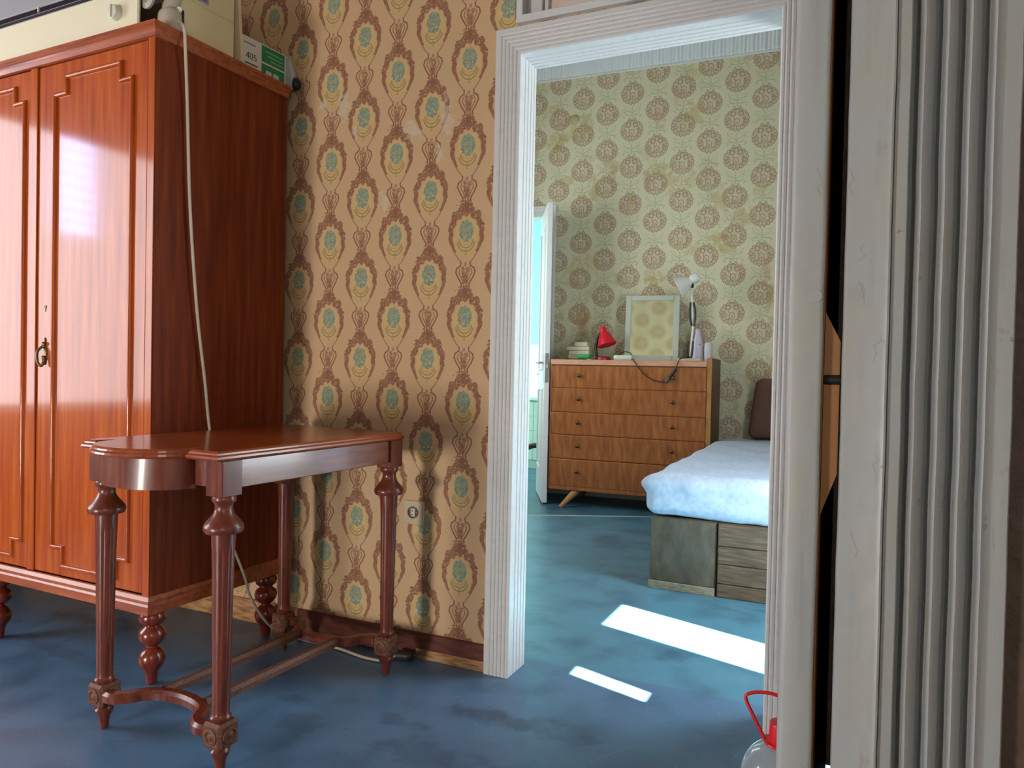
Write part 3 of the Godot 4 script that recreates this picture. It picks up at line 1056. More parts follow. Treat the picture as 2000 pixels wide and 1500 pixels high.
	m.box(Vector3(-0.105, 0.0, -0.05), Vector3(0.105, 0.125, 0.0), 0.002)
	part("box", m, mat(rgb8(212, 212, 204), 0.6), C)
	m = M.new()
	m.box(Vector3(-0.012, 0.062, 0.0), Vector3(0.096, 0.120, 0.0006))
	m.box(Vector3(-0.012, 0.0, 0.0), Vector3(0.096, 0.056, 0.0006))
	part("green_print", m, mat(rgb8(38, 128, 78), 0.6), C, "green printed field")
	m = M.new()
	for k in 3:
		m.box(Vector3(0.028 - k * 0.012, 0.072 + k * 0.014, 0.0006), Vector3(0.088, 0.077 + k * 0.014, 0.001))
	part("line_print", m, mat(rgb8(120, 180, 140), 0.6), C)
	for k in 2:
		m = M.new()
		m.box(Vector3(0.008 + k * 0.034, 0.006, 0.0006), Vector3(0.034 + k * 0.034, 0.036, 0.001))
		part("white_print", m, mat(rgb8(190, 214, 196), 0.6), C)
	text3("405", 0.030, C, Vector3(-0.058, 0.060, 0.0004), mat(rgb8(70, 74, 70), 0.6), "print")
	m = M.new()
	m.box(Vector3(-0.084, 0.030, 0.0), Vector3(-0.030, 0.036, 0.0006))
	part("small_print", m, mat(rgb8(90, 94, 90), 0.6), C)
	m = M.new()
	m.box(Vector3(-0.092, 0.100, 0.0), Vector3(-0.040, 0.103, 0.0006))
	part("small_print", m, mat(rgb8(90, 94, 90), 0.6), C)
	# clear plastic bag
	m = M.new()
	var nz := FastNoiseLite.new()
	nz.seed = 3
	nz.frequency = 14.0
	m.rbox(Vector3(0, 0.065, 0), Vector3(0.080, 0.13, 0.034), 0.016, Vector3i(10, 12, 8), func(p: Vector3) -> Vector3:
		var k := smoothstep(0.0, 0.13, p.y)
		return Vector3(p.x * lerpf(1.1, 0.45, k), maxf(p.y, 0.0), p.z * lerpf(1.1, 0.5, k)) + Vector3(nz.get_noise_3dv(p), 0, nz.get_noise_3dv(p + Vector3(5, 0, 0))) * 0.010 * smoothstep(0.0, 0.03, p.y))
	var bag := mat(rgb8(220, 222, 220), 0.3)
	bag.transparency = BaseMaterial3D.TRANSPARENCY_ALPHA
	bag.albedo_color.a = 0.55
	var bg := single("plastic_bag", m, bag, "crumpled clear plastic bag beside the green carton on the wardrobe", "bag")
	bg.position = Vector3(-1.945, Y, 0.026)
	m = M.new()
	m.rbox(Vector3(0, 0.022, 0), Vector3(0.05, 0.044, 0.035), 0.015, Vector3i(6, 6, 6))
	var bl := single("black_plug", m, mat(rgb8(20, 22, 30), 0.3), "small black plug on the wardrobe top against the papered wall", "plug")
	bl.position = Vector3(-1.918, Y, 0.024)
	# cable hanging down the end of the wardrobe and along the skirting
	m = M.new()
	m.tube([Vector3(-1.925, Y + 0.035, 0.535), Vector3(-1.903, Y + 0.010, 0.535), Vector3(-1.903, 1.99, 0.530), Vector3(-1.915, 1.82, 0.509), Vector3(-1.914, 1.50, 0.494), Vector3(-1.913, 1.18, 0.463), Vector3(-1.912, 0.937, 0.426), Vector3(-1.911, 0.789, 0.406), Vector3(-1.908, 0.50, 0.35), Vector3(-1.898, 0.281, 0.262), Vector3(-1.896, 0.193, 0.23), Vector3(-1.900, 0.099, 0.165), Vector3(-1.89, 0.03, 0.10), Vector3(-1.80, 0.008, 0.075), Vector3(-1.626, 0.008, 0.084), Vector3(-1.50, 0.008, 0.108), Vector3(-1.42, 0.008, 0.10), Vector3(-1.395, 0.018, 0.062)], 0.0048, 8)
	single("power_cable", m, W.cable, "long pale flex hanging down the wardrobe end and along the floor", "cable")
	# dark plug and cord by the skirting
	var P := thing("extension_plug", "dusty black plug and cord end lying on the floor at the skirting", "plug", Vector3(-1.375, 0, 0.050), deg_to_rad(10))
	m = M.new()
	m.rbox(Vector3(0, 0.016, 0), Vector3(0.075, 0.030, 0.034), 0.012, Vector3i(6, 5, 5))
	part("body", m, mat(rgb8(40, 38, 34), 0.5), P)
	m = M.new()
	m.tube([Vector3(0.036, 0.018, 0.0), Vector3(0.058, 0.028, -0.008), Vector3(0.075, 0.030, -0.014)], 0.005, 8)
	part("cord", m, mat(rgb8(70, 66, 58), 0.6), P)

func text3(s: String, size: float, parent: Node3D, at: Vector3, m: Material, called: String) -> MeshInstance3D:
	var t := TextMesh.new()
	var f := SystemFont.new()
	f.font_names = PackedStringArray(["Droid Sans"])
	t.font = f
	t.font_size = 64
	t.pixel_size = size / 64.0
	t.depth = 0.001
	t.text = s
	var o := part(called, t, m, parent)
	o.position = at
	return o

# ---------------------------------------------------------------- console table
func console_table():
	var R := thing("console_table", "small dark mahogany side table with a bowed front and turned fluted legs", "table", Vector3(-1.5985, 0, 0.501), deg_to_rad(-2.3))
	# top: outline in (x, -z); ears at the front corners with a bow between them
	var poly := [Vector2(-0.262, 0.372), Vector2(-0.262, -0.385), Vector2(-0.205, -0.385)]
	for k in 25:
		var a := PI + PI * k / 24.0
		poly.append(Vector2(-0.030 + cos(a) * 0.165, -0.350 + sin(a) * 0.125))
	poly.append_array([Vector2(0.145, -0.385), Vector2(0.256, -0.385), Vector2(0.256, 0.372)])
	var m := M.new()
	m.slab(poly, [[0.014, 0.768], [0.004, 0.770], [0.0, 0.775], [0.001, 0.780], [0.006, 0.784], [0.007, 0.788], [0.012, 0.793]], func(x, y, h): return Vector3(x, h, -y))
	part("table_top", m, W.table_top, R, "polished moulded top")
	# aprons
	for s in [-1, 1]:
		m = M.new()
		m.box(Vector3(s * 0.236 - 0.010, 0.698, -0.30), Vector3(s * 0.236 + 0.010, 0.769, 0.345), 0.002)
		part("side_apron", m, W.apron, R)
	m = M.new()
	m.box(Vector3(-0.23, 0.698, -0.350), Vector3(0.23, 0.769, -0.330), 0.002)
	part("rear_apron", m, W.apron, R)
	m = M.new()
	var pr := [Vector2(0.0, 0.690), Vector2(0.012, 0.690), Vector2(0.012, 0.769), Vector2(0.0, 0.769), Vector2(0.0, 0.690)]
	m.sweep(pr, func(i: int, p: Vector2) -> Vector3:
		var a := PI - PI * i / 30.0
		return Vector3(-0.030 + cos(a) * (0.140 + p.x), p.y, 0.335 + sin(a) * (0.095 + p.x)), 31, false, 0.5)
	m.box(Vector3(-0.236, 0.698, 0.318), Vector3(0.236, 0.769, 0.336))
	part("bowed_apron", m, W.table, R, "curved front apron")
	# legs
	var prof := [[0.006, 0.0], [0.011, 0.002], [0.013, 0.020], [0.016, 0.036], [0.022, 0.046], [0.024, 0.054], [0.018, 0.060], [0.015, 0.068]]
	var up := [[0.016, 0.128], [0.024, 0.130], [0.026, 0.138], [0.021, 0.144], [0.0205, 0.146], [0.0208, 0.160], [0.0215, 0.20], [0.0235, 0.36], [0.0255, 0.50], [0.0268, 0.548], [0.0275, 0.556], [0.0282, 0.584], [0.0285, 0.590], [0.044, 0.592], [0.0478, 0.600], [0.047, 0.609], [0.040, 0.619], [0.032, 0.628], [0.024, 0.640], [0.021, 0.650], [0.022, 0.661], [0.028, 0.668], [0.029, 0.674], [0.027, 0.681]]
	for p in [[-0.224, 0.335], [0.224, 0.335], [0.224, -0.335], [-0.224, -0.335]]:
		m = M.new()
		m.lathe(up, 64, Vector3(p[0], 0, p[1]), Vector3.UP, 8, 0.22, 0.552, 0.09)
		var leg := part("leg", m, W.table, R)
		m = M.new()
		m.lathe(prof, 24, Vector3(p[0], 0, p[1]))
		part("foot", m, W.table, leg)
		m = M.new()
		m.box(Vector3(p[0] - 0.031, 0.066, p[1] - 0.031), Vector3(p[0] + 0.031, 0.129, p[1] + 0.031), 0.007)
		for s in [Vector3(1, 0, 0), Vector3(-1, 0, 0), Vector3(0, 0, 1), Vector3(0, 0, -1)]:
			m.lathe([[0.022, 0.0], [0.021, 0.004], [0.015, 0.005], [0.013, 0.002], [0.008, 0.003], [0.005, 0.006], [0.0, 0.007]], 16, Vector3(p[0], 0.098, p[1]) + s * 0.030, s)
		part("block", m, W.dusty, leg, "dusty carved block")
		m = M.new()
		m.box(Vector3(p[0] - 0.029, 0.681, p[1] - 0.031), Vector3(p[0] + 0.029, 0.769, p[1] + 0.031), 0.002)
		part("corner_block", m, W.table, leg)
	# stretchers: two straight rails between two scrolled end rails
	for s in [-1, 1]:
		m = M.new()
		m.sweep([Vector2(-0.013, 0.094), Vector2(0.013, 0.094), Vector2(0.013, 0.108), Vector2(0.008, 0.118), Vector2(-0.008, 0.118), Vector2(-0.013, 0.108), Vector2(-0.013, 0.094)], func(i: int, p: Vector2) -> Vector3: return Vector3(s * 0.078 + p.x, p.y, 0.262 if i == 0 else -0.262), 2, false, 0.4)
		part("stretcher", m, W.dusty, R)
	for s in [-1, 1]:
		var path := [Vector2(-0.200, 0.345), Vector2(-0.165, 0.348), Vector2(-0.135, 0.325), Vector2(-0.110, 0.290), Vector2(-0.070, 0.268), Vector2(0, 0.258), Vector2(0.070, 0.268), Vector2(0.110, 0.290), Vector2(0.130, 0.325), Vector2(0.165, 0.348), Vector2(0.200, 0.345)]
		var fine := []
		for i in range(path.size() - 1):
			for k in 5:
				fine.append(path[i].cubic_interpolate(path[i + 1], path[maxi(i - 1, 0)], path[mini(i + 2, path.size() - 1)], k / 5.0))
		fine.append(path[-1])
		m = M.new()
		m.sweep([Vector2(-0.017, 0.090), Vector2(0.017, 0.090), Vector2(0.017, 0.108), Vector2(0.010, 0.116), Vector2(-0.010, 0.116), Vector2(-0.017, 0.108), Vector2(-0.017, 0.090)], func(i: int, p: Vector2) -> Vector3:
			var d: Vector2 = (fine[mini(i + 1, fine.size() - 1)] - fine[maxi(i - 1, 0)]).normalized()
			var v: Vector2 = fine[i] + Vector2(d.y, -d.x) * p.x
			return Vector3(v.x, p.y, s * v.y), fine.size(), false, 0.4)
		part("end_stretcher", m, W.table, R, "scrolled end stretcher")

# ---------------------------------------------------------------- near doorway on the right
func near_door():
	var z := 1.40
	var t2 := struct_root("trim_2")
	var m := M.new()
	# jamb board
	var nz := FastNoiseLite.new()
	nz.seed = 8
	nz.frequency = 9.0
	var wavy := func(p: Vector3) -> Vector3: return p + Vector3(nz.get_noise_3dv(p) * 0.0009, 0, nz.get_noise_3dv(p + Vector3(3, 0, 0)) * 0.0009)
	var H := 2.3
	m.sweep([Vector2(-0.0103, -0.06), Vector2(-0.0103, -0.004), Vector2(-0.009, -0.0015), Vector2(-0.006, -0.001), Vector2(0.024, 0.0), Vector2(0.0275, 0.0015), Vector2(0.0292, 0.0005), Vector2(0.0296, -0.003), Vector2(0.0296, -0.06)], func(i: int, p: Vector2) -> Vector3: return wavy.call(Vector3(p.x, i * H / 90.0, z + p.y)), 91, false, 0.9)
	part("jamb", m, W.near, t2)
	# reeded casing: four reeds between flat edges
	var pr := [Vector2(0.0297, -0.03), Vector2(0.0297, -0.006), Vector2(0.0305, -0.004), Vector2(0.0415, -0.004), Vector2(0.0425, -0.0055)]
	var x := 0.0440
	var wd := [0.0190, 0.0185, 0.0190, 0.0185]
	for k in 4:
		pr.append_array([Vector2(x, -0.0200), Vector2(x + 0.0025, -0.0215), Vector2(x + 0.0050, -0.0180), Vector2(x + 0.0060, -0.0080), Vector2(x + 0.0075, -0.0022), Vector2(x + 0.0090, -0.0008), Vector2(x + 0.0110, -0.0026), Vector2(x + 0.0165, -0.0085)])
		x += wd[k]
	pr.append_array([Vector2(x, -0.0085), Vector2(x + 0.004, -0.007), Vector2(x + 0.011, -0.006), Vector2(x + 0.0125, -0.009), Vector2(x + 0.013, -0.03)])
	m = M.new()
	m.sweep(pr, func(i: int, p: Vector2) -> Vector3: return wavy.call(Vector3(p.x, i * H / 90.0, z + p.y)), 91, false, 0.9)
	part("reeded_casing", m, W.near, t2)
	# the opened door leaf: its edge faces the camera
	var D := thing("door_leaf", "open white painted door leaf seen edge-on beside the reeded near casing", "door", Vector3(-0.028, 0, z))
	m = M.new()
	m.sweep([Vector2(0.0, -0.70), Vector2(-0.0325, -0.70), Vector2(-0.0325, -0.004), Vector2(-0.030, -0.0008), Vector2(-0.027, 0.0004), Vector2(-0.004, 0.0), Vector2(-0.0012, -0.0010), Vector2(0.0, -0.004)], func(i: int, p: Vector2) -> Vector3: return wavy.call(Vector3(p.x, 0.006 + (90 - i) * H / 90.0, p.y)), 91, false, 0.9)
	part("leaf", m, W.near, D)
	m = M.new()
	m.box(Vector3(0.0, 0.01, -0.70), Vector3(0.0012, H, -0.006))
	part("hinge_face", m, W.raw, D, "bare varnished inner face")
	for yy in [0.30, 0.998, 1.85]:
		m = M.new()
		m.lathe([[0.005, 0.0], [0.0055, 0.002], [0.0055, 0.018], [0.005, 0.02]], 10, Vector3(0.0015, yy, -0.016), Vector3.RIGHT)
		part("hinge_pin", m, W.black, D)
	# filled screw holes in the old paint, one on each side of the gap
	m = M.new()
	m.lathe([[0.0075, -0.001], [0.0070, 0.0006], [0.0040, 0.0009], [0.0, 0.0004]], 14, Vector3(-0.0085, 1.080, 0.0), Vector3.BACK)
	part("filler_patch", m, W.near, D)
	m = M.new()
	m.lathe([[0.0085, -0.001], [0.0080, 0.0006], [0.0045, 0.0009], [0.0, 0.0004]], 14, Vector3(0.0005, 1.083, z - 0.0008), Vector3.BACK)
	part("filler_patch", m, W.near, t2)
	# varnished block with slanted ends in the gap
	m = M.new()
	m.slab([Vector2(0.0016, 0.862), Vector2(0.0166, 0.905), Vector2(0.0166, 1.036), Vector2(0.0016, 1.066)], [[0.0, 0.0], [0.0004, 0.012]], func(px, py, h): return Vector3(-0.028 + px, py, 1.374 + h))
	single("wooden_latch", m, mat(rgb8(150, 100, 52), 0.5), "varnished brown wooden block with slanted ends in the gap beside the door leaf", "latch")
# ---------------------------------------------------------------- socket and water jug
func small_front():
	var S := thing("power_socket", "cream wall socket with one round recess on the oval wallpaper", "socket", Vector3(-1.375, 0.502, 0.0))
	var m := M.new()
	m.box(Vector3(-0.040, -0.042, 0.0), Vector3(0.044, 0.040, 0.006), 0.002)
	part("plate", m, mat(rgb8(196, 178, 150), 0.45), S)
	m = M.new()
	m.lathe([[0.021, 0.0], [0.021, 0.004], [0.018, 0.004], [0.017, -0.003], [0.0, -0.003]], 28, Vector3(0.0, 0, 0.006), Vector3.BACK)
	part("recess", m, mat(rgb8(120, 84, 54), 0.5), S)
	m = M.new()
	m.box(Vector3(-0.008, -0.015, 0.002), Vector3(0.010, 0.015, 0.0105), 0.003)
	part("insert", m, mat(rgb8(216, 204, 180), 0.4), S)
	m = M.new()
	for s in [-1, 1]:
		m.lathe([[0.0024, 0.0], [0.0024, 0.001], [0.0, 0.001]], 10, Vector3(0.0, s * 0.0065, 0.0105), Vector3.BACK)
	part("pin_hole", m, W.black, S)
	# round lamp-cap on the bedroom wall is made in bedroom()
	# five-litre water jug
	var J := thing("water_jug", "clear plastic water jug with a red cap and red carrying handle on the floor", "jug", Vector3(-0.112, 0, 0.585))
	var pet := mat(rgb8(214, 226, 232), 0.08)
	pet.transparency = BaseMaterial3D.TRANSPARENCY_ALPHA
	pet.albedo_color.a = 0.28
	m = M.new()
	var prof := [[0.060, 0.0], [0.074, 0.006], [0.080, 0.020]]
	for k in 6:
		var y := 0.035 + k * 0.024
		prof.append_array([[0.080, y], [0.076, y + 0.008], [0.080, y + 0.016]])
	prof.append_array([[0.080, 0.180], [0.078, 0.195], [0.071, 0.214], [0.058, 0.231], [0.040, 0.244], [0.030, 0.248], [0.026, 0.252], [0.0245, 0.266]])
	m.lathe(prof, 40)
	part("body", m, pet, J, "clear ribbed body")
	var red := mat(rgb8(214, 30, 40), 0.3)
	m = M.new()
	m.lathe([[0.0, 0.2525], [0.0262, 0.2525], [0.0266, 0.258], [0.0262, 0.286], [0.0240, 0.291], [0.0, 0.292]], 40, Vector3.ZERO, Vector3.UP, 40, 0.257, 0.287, 0.05)
	part("cap", m, red, J, "red screw cap")
	m = M.new()
	m.lathe([[0.0262, 0.2480], [0.036, 0.2480], [0.037, 0.2505], [0.036, 0.2525], [0.0262, 0.2525]], 32)
	var arch := [Vector3(-0.034, 0.250, 0.0), Vector3(-0.053, 0.283, -0.004), Vector3(-0.073, 0.318, -0.010), Vector3(-0.072, 0.331, -0.012), Vector3(-0.050, 0.339, -0.014), Vector3(-0.020, 0.341, -0.014), Vector3(0.006, 0.332, -0.012), Vector3(0.026, 0.300, -0.006), Vector3(0.034, 0.250, 0.0)]
	m.tube(arch, 0.0038, 8)
	part("handle", m, red, J, "red carrying handle")

# ---------------------------------------------------------------- bedroom
func bedroom():
	var ros := mat(Color.WHITE, 0.75, 0.35)
	var wf: MeshInstance3D = get_node("wall_bedroom_front")
	ros = wf.material_override
	var H := 3.75
	var root := struct_root("wall_bedroom_back", BO, BA)
	# local x runs along the wall from the kitchen door to the right
	var m := M.new()
	var o := Vector2(0.612 - 0.1 - 1.2, 4.0)
	o.y = 2.925 + 0.1453 + 0.2906 * 3.0
	var sc := Vector2(3.2, 2.906)
	for b in [[-0.065, 2.75, 0.0, H], [-0.87, -0.065, 2.305, H], [-1.1, -0.87, 0.0, H]]:
		m.uvbox(Vector3(b[0], b[2], -0.14), Vector3(b[1], b[3], 0.0), o, sc)
	part("papered_face", m, ros, root, "pale green wallpaper with brown rosettes and damp stains")
	# pleated pale blue border under the ceiling
	m = M.new()
	var pts := []
	for k in 421:
		var x := -1.0 + k * 3.7 / 420.0
		pts.append(Vector2(x, 0.010 + 0.007 * sin(k * 1.9) + 0.003 * sin(k * 0.71)))
	m.sweep(pts, func(i: int, p: Vector2) -> Vector3: return Vector3(p.x, [3.405, 3.42, 3.56, 3.70][i], p.y * [0.6, 1.0, 1.0, 1.6][i] + [0.0, 0.0, 0.0, 0.03][i]), 4, false, 3.0)
	var bd := part("pleated_border", m, mat(rgb8(224, 234, 240), 0.7), root, "pale blue pleated border")
	m = M.new()
	m.box(Vector3(-1.1, 3.392, 0.0), Vector3(2.75, 3.408, 0.014), 0.003)
	part("border_rail", m, W.white, root)
	# kitchen door: casing, lining and the open leaf
	var dr := struct_root("door_1", BO, BA)
	var pr := [Vector2(0.0, -0.16), Vector2(0.0, 0.014), Vector2(0.004, 0.018), Vector2(0.030, 0.018), Vector2(0.033, 0.014), Vector2(0.036, 0.018), Vector2(0.062, 0.020), Vector2(0.066, 0.015), Vector2(0.070, 0.022), Vector2(0.084, 0.022), Vector2(0.086, 0.018), Vector2(0.086, 0.0)]
	for w in 3:
		part("architrave", frame_sweep(pr, -0.85, -0.085, 2.285, w), W.white, dr)
	var L := thing("kitchen_door", "white panelled kitchen door standing ajar with a worn lock edge and lever handles", "door", BO + Vector3(-0.122, 0, 0.022), deg_to_rad(-62.9))
	m = M.new()
	m.box(Vector3(0.0, 0.012, -0.04), Vector3(0.580, 2.272, 0.0), 0.003)
	part("leaf", m, W.white, L)
	m = M.new()
	for e in [[0.25, 0.86], [1.02, 2.12]]:
		var ol := [Vector2(0.09, e[0]), Vector2(0.465, e[0]), Vector2(0.465, e[1]), Vector2(0.09, e[1])]
		var hr := half_round(ol, 0.012, 0.010, 0.0)
		m.st.append_from(hr.done(), 0, Transform3D())
		m.st.append_from(half_round(ol, 0.012, 0.010, 0.0).done(), 0, Transform3D(Basis(Vector3.UP, PI), Vector3(0.555, 0, -0.04)))
	part("panel_moulding", m.st.commit(), W.white, L)
	m = M.new()
	m.box(Vector3(0.5795, 0.92, -0.034), Vector3(0.5815, 1.14, -0.006), 0.0008)
	part("lock_plate", m, mat(rgb8(128, 130, 122), 0.6), L, "corroded lock plate")
	m = M.new()
	m.box(Vector3(0.581, 1.03, -0.026), Vector3(0.588, 1.055, -0.014), 0.001)
	part("latch_bolt", m, W.chrome, L)
	for s in [-1.0, 1.0]:
		var z := 0.0 if s > 0 else -0.04
		var e5 := 0.045 if s > 0 else 0.020
		m = M.new()
		m.box(Vector3(0.485, 0.92, z - 0.003), Vector3(0.525, 1.14, z + 0.003), 0.001)
		var pl := part("handle_plate", m, W.chrome, L)
		m = M.new()
		m.tube([Vector3(0.505, 1.07, z), Vector3(0.505, 1.07, z + s * e5), Vector3(0.490, 1.07, z + s * (e5 + 0.006)), Vector3(0.40, 1.068, z + s * (e5 + 0.006))], 0.007, 10, false)
		part("lever", m, W.chrome, pl)
	# little skirting block at the casing's foot
	m = M.new()
	m.box(Vector3(-0.01, 0.0, 0.0), Vector3(2.75, 0.09, 0.016), 0.003)
	part("baseboard", m, W.white, root)
	kitchen()
	# round cap on the wall, papered over
	m = M.new()
	m.lathe([[0.040, 0.0], [0.040, 0.006], [0.034, 0.014], [0.018, 0.018], [0.0, 0.019]], 28, bp(-2.116, 3.058, 0.0), Vector3(sin(BA), 0, cos(BA)))
	single("junction_box", m, mat(rgb8(184, 172, 126), 0.7), "round papered-over junction box cover high on the rosette wall", "junction box")
	# crates that carry the mattress
	var C := thing("wooden_crate", "dark flat-panelled wooden crate under the left end of the mattress", "crate", Vector3(-0.843, 0, -1.22), 0.0)
	m = M.new()
	m.box(Vector3(0.0, 0.0, -2.1), Vector3(0.302, 0.335, -0.012), 0.003)
	part("body", m, W.old, C)
	m = M.new()
	m.box(Vector3(0.002, 0.038, -0.012), Vector3(0.298, 0.332, 0.0), 0.002)
	part("front_panel", m, W.oldv, C)
	m = M.new()
	m.box(Vector3(-0.004, 0.0, -0.010), Vector3(0.300, 0.037, 0.006), 0.002)
	part("bottom_rail", m, wood("pale_rail", [rgb8(104, 98, 84), rgb8(146, 140, 122), rgb8(168, 160, 140)], Vector3(2, 9, 9), 0.7), C, "paler bottom rail")
	C = thing("wooden_crate", "rough plank crate beside the flat-panelled one under the mattress", "crate", Vector3(-0.536, 0, -1.218), 0.0)
	m = M.new()
	m.box(Vector3(0.0, 0.0, -2.1), Vector3(0.92, 0.335, -0.014), 0.003)
	part("body", m, W.old, C)
	var ys := [0.0, 0.062, 0.150, 0.232, 0.334]
	for k in 4:
		m = M.new()
		m.box(Vector3(0.004, ys[k] + 0.001, -0.014), Vector3(0.916, ys[k + 1] - 0.0015, 0.001 * (k % 2) + (0.004 if k == 0 else 0.0)), 0.003)
		part("plank", m, W.old, C)
	# mattress in a pale blue fitted sheet
	var nz := FastNoiseLite.new()
	nz.seed = 21
	nz.frequency = 2.2
	nz.fractal_octaves = 3
	m = M.new()
	m.rbox(Vector3(-0.215, 0.435, -2.30), Vector3(1.32, 0.20, 2.19), 0.06, Vector3i(44, 10, 60), func(p: Vector3) -> Vector3:
		var r := p
		var top := smoothstep(0.44, 0.52, p.y)
		var ear := exp(-Vector2((p.x + 0.875) / 0.055, (p.z + 1.225) / 0.10).length_squared()) * smoothstep(0.43, 0.51, p.y)
		r += Vector3(-0.035, -0.012, 0.0) * ear
		r.y += top * (0.012 * smoothstep(-1.2, -3.0, p.z) + nz.get_noise_2d(p.x * 1.3, p.z) * 0.010 + nz.get_noise_2d(p.x * 4.0 + 9.0, p.z * 2.0) * 0.004)
		var fr := smoothstep(-1.30, -1.22, p.z)
		r.z += fr * (nz.get_noise_2d(p.x * 3.0 + p.y * 2.0, p.y * 2.0 + 4.0) * 0.014 + nz.get_noise_2d(p.x * 6.0 - p.y * 5.0, p.y * 2.0) * 0.003)
		if p.y < 0.36:
			r.y += 0.010 * smoothstep(-0.4, -0.95, p.x) * fr + nz.get_noise_2d(p.x * 2.0, 7.0) * 0.006
			r.y = maxf(r.y, 0.335)
		return r)
	var sheet := mat(Color.WHITE, 0.85, 0.3)
	sheet.albedo_texture = noise_tex("sheet", 0.02, 5, [rgb8(170, 188, 216), rgb8(186, 203, 227), rgb8(196, 211, 232)])
	sheet.heightmap_enabled = true
	sheet.heightmap_texture = noise_tex("cloth", 0.06, 4, [])
	sheet.heightmap_scale = 0.05
	tri(sheet, Vector3(2.6, 2.6, 2.6))
	single("mattress", m, sheet, "mattress in a pale blue fitted sheet lying on wooden crates", "mattress")
	# brown bolster at the head
	m = M.new()
	m.rbox(Vector3(0, 0.22, 0), Vector3(0.95, 0.44, 0.12), 0.055, Vector3i(20, 14, 6), func(p: Vector3) -> Vector3:
		return Vector3(p.x + (p.y - 0.2) * 0.12, p.y, p.z))
	var cu := single("headboard_cushion", m, mat(rgb8(104, 76, 64), 0.9), "plain brown upright cushion at the head of the bed against the wall", "cushion")
	cu.position = bp(-0.19, 0.545, 0.145)
	cu.rotation.y = BA

func kitchen():
	var turq := paint("turquoise", rgb8(172, 230, 216), 0.5, 0.05, 0.05)
	var m := M.new()
	m.box(Vector3(-5.0, 0, -5.6), Vector3(0.5, 3.75, -5.4))
	struct("wall_kitchen_back", m, turq, "turquoise kitchen wall")
	m = M.new()
	m.box(Vector3(-5.2, 0, -5.6), Vector3(-5.0, 3.75, -3.4))
	struct("wall_kitchen_left", m, turq)
	m = M.new()
	m.box(Vector3(-1.9, 0, -5.4), Vector3(-1.8, 3.75, -3.72))
	struct("wall_kitchen_right", m, turq)
	m = M.new()
	m.box(Vector3(-5.0, 0, -3.5), Vector3(-3.2, 3.75, -3.4))
	struct("wall_kitchen_front", m, turq)
	var w := struct_root("window_5")
	m = M.new()
	m.box(Vector3(-4.99, 1.0, -5.0), Vector3(-4.97, 2.4, -3.8))
	part("window_pane", m, glow(rgb8(232, 248, 255), 4.0), w)
	# white band of the kitchen wall and the tiled counter below it
	m = M.new()
	m.box(Vector3(-5.0, 0.70, -5.40), Vector3(-1.9, 1.30, -5.385), 0.002)
	struct("trim_3", m, mat(rgb8(240, 242, 240), 0.4), "white painted splashback band")
	var C := thing("kitchen_counter", "white tiled kitchen counter seen through the far doorway", "counter", Vector3(-4.4, 0, -5.38))
	m = M.new()
	m.box(Vector3(0, 0.0, 0.0), Vector3(2.4, 0.70, 0.575), 0.002)
	part("body", m, mat(rgb8(196, 204, 196), 0.6), C)
	m = M.new()
	m.box(Vector3(-0.01, 0.70, 0.0), Vector3(2.4, 0.735, 0.60), 0.006)
	part("worktop", m, mat(rgb8(236, 238, 236), 0.3), C)
	var tm := mat(rgb8(226, 232, 216), 0.25)
	m = M.new()
	m.box(Vector3(-0.0735, -0.0735, 0.0), Vector3(0.0735, 0.0735, 0.008), 0.002)
	var mesh := m.done()
	for i in 8:
		for j in 4:
			var t := part("tile", mesh, tm, C)
			t.position = Vector3(0.60 + i * 0.15, 0.165 + j * 0.15, 0.575)
	# things standing on the counter
	var B := thing("soap_bottle", "pale blue soap bottle with a black pump on the kitchen counter", "bottle", Vector3(-2.965, 0.735, -4.98))
	m = M.new()
	m.lathe([[0.030, 0.0], [0.036, 0.004], [0.038, 0.10], [0.034, 0.13], [0.014, 0.15], [0.012, 0.165]], 20)
	part("body", m, mat(rgb8(150, 190, 220), 0.3), B)
	m = M.new()
	m.lathe([[0.015, 0.0], [0.015, 0.03], [0.006, 0.034], [0.006, 0.07], [0.014, 0.072], [0.014, 0.088], [0.0, 0.09]], 16, Vector3(0, 0.165, 0))
	m.tube([Vector3(0, 0.245, 0), Vector3(-0.04, 0.245, 0), Vector3(-0.05, 0.235, 0)], 0.006, 8, false)
	part("pump", m, W.black, B)
	m = M.new()
	m.tube([Vector3(0, 0, 0), Vector3(0, 0.10, 0), Vector3(0.02, 0.14, 0), Vector3(0.055, 0.14, 0), Vector3(0.07, 0.11, 0), Vector3(0.07, 0.09, 0)], 0.014, 12)
	m.lathe([[0.028, 0.0], [0.028, 0.01], [0.018, 0.02]], 16)
	var fa := single("tap", m, W.black, "black curved tap on the kitchen counter behind the door", "tap")
	fa.position = Vector3(-2.90, 0.735, -5.02)
	# dark wooden stick propped by the door
	m = M.new()
	m.tube([Vector3(-2.72, 0.30, -3.86), Vector3(-2.62, 0.325, -3.85), Vector3(-2.55, 0.345, -3.84), Vector3(-2.50, 0.335, -3.83), Vector3(-2.47, 0.325, -3.83)], 0.030, 10, true, 0.018)
	m.box(Vector3(-2.80, 0.0, -3.89), Vector3(-2.74, 0.33, -3.83), 0.01)
	single("walking_stick", m, mat(rgb8(64, 50, 34), 0.6), "dark brown stick handle low down in the far doorway", "stick")

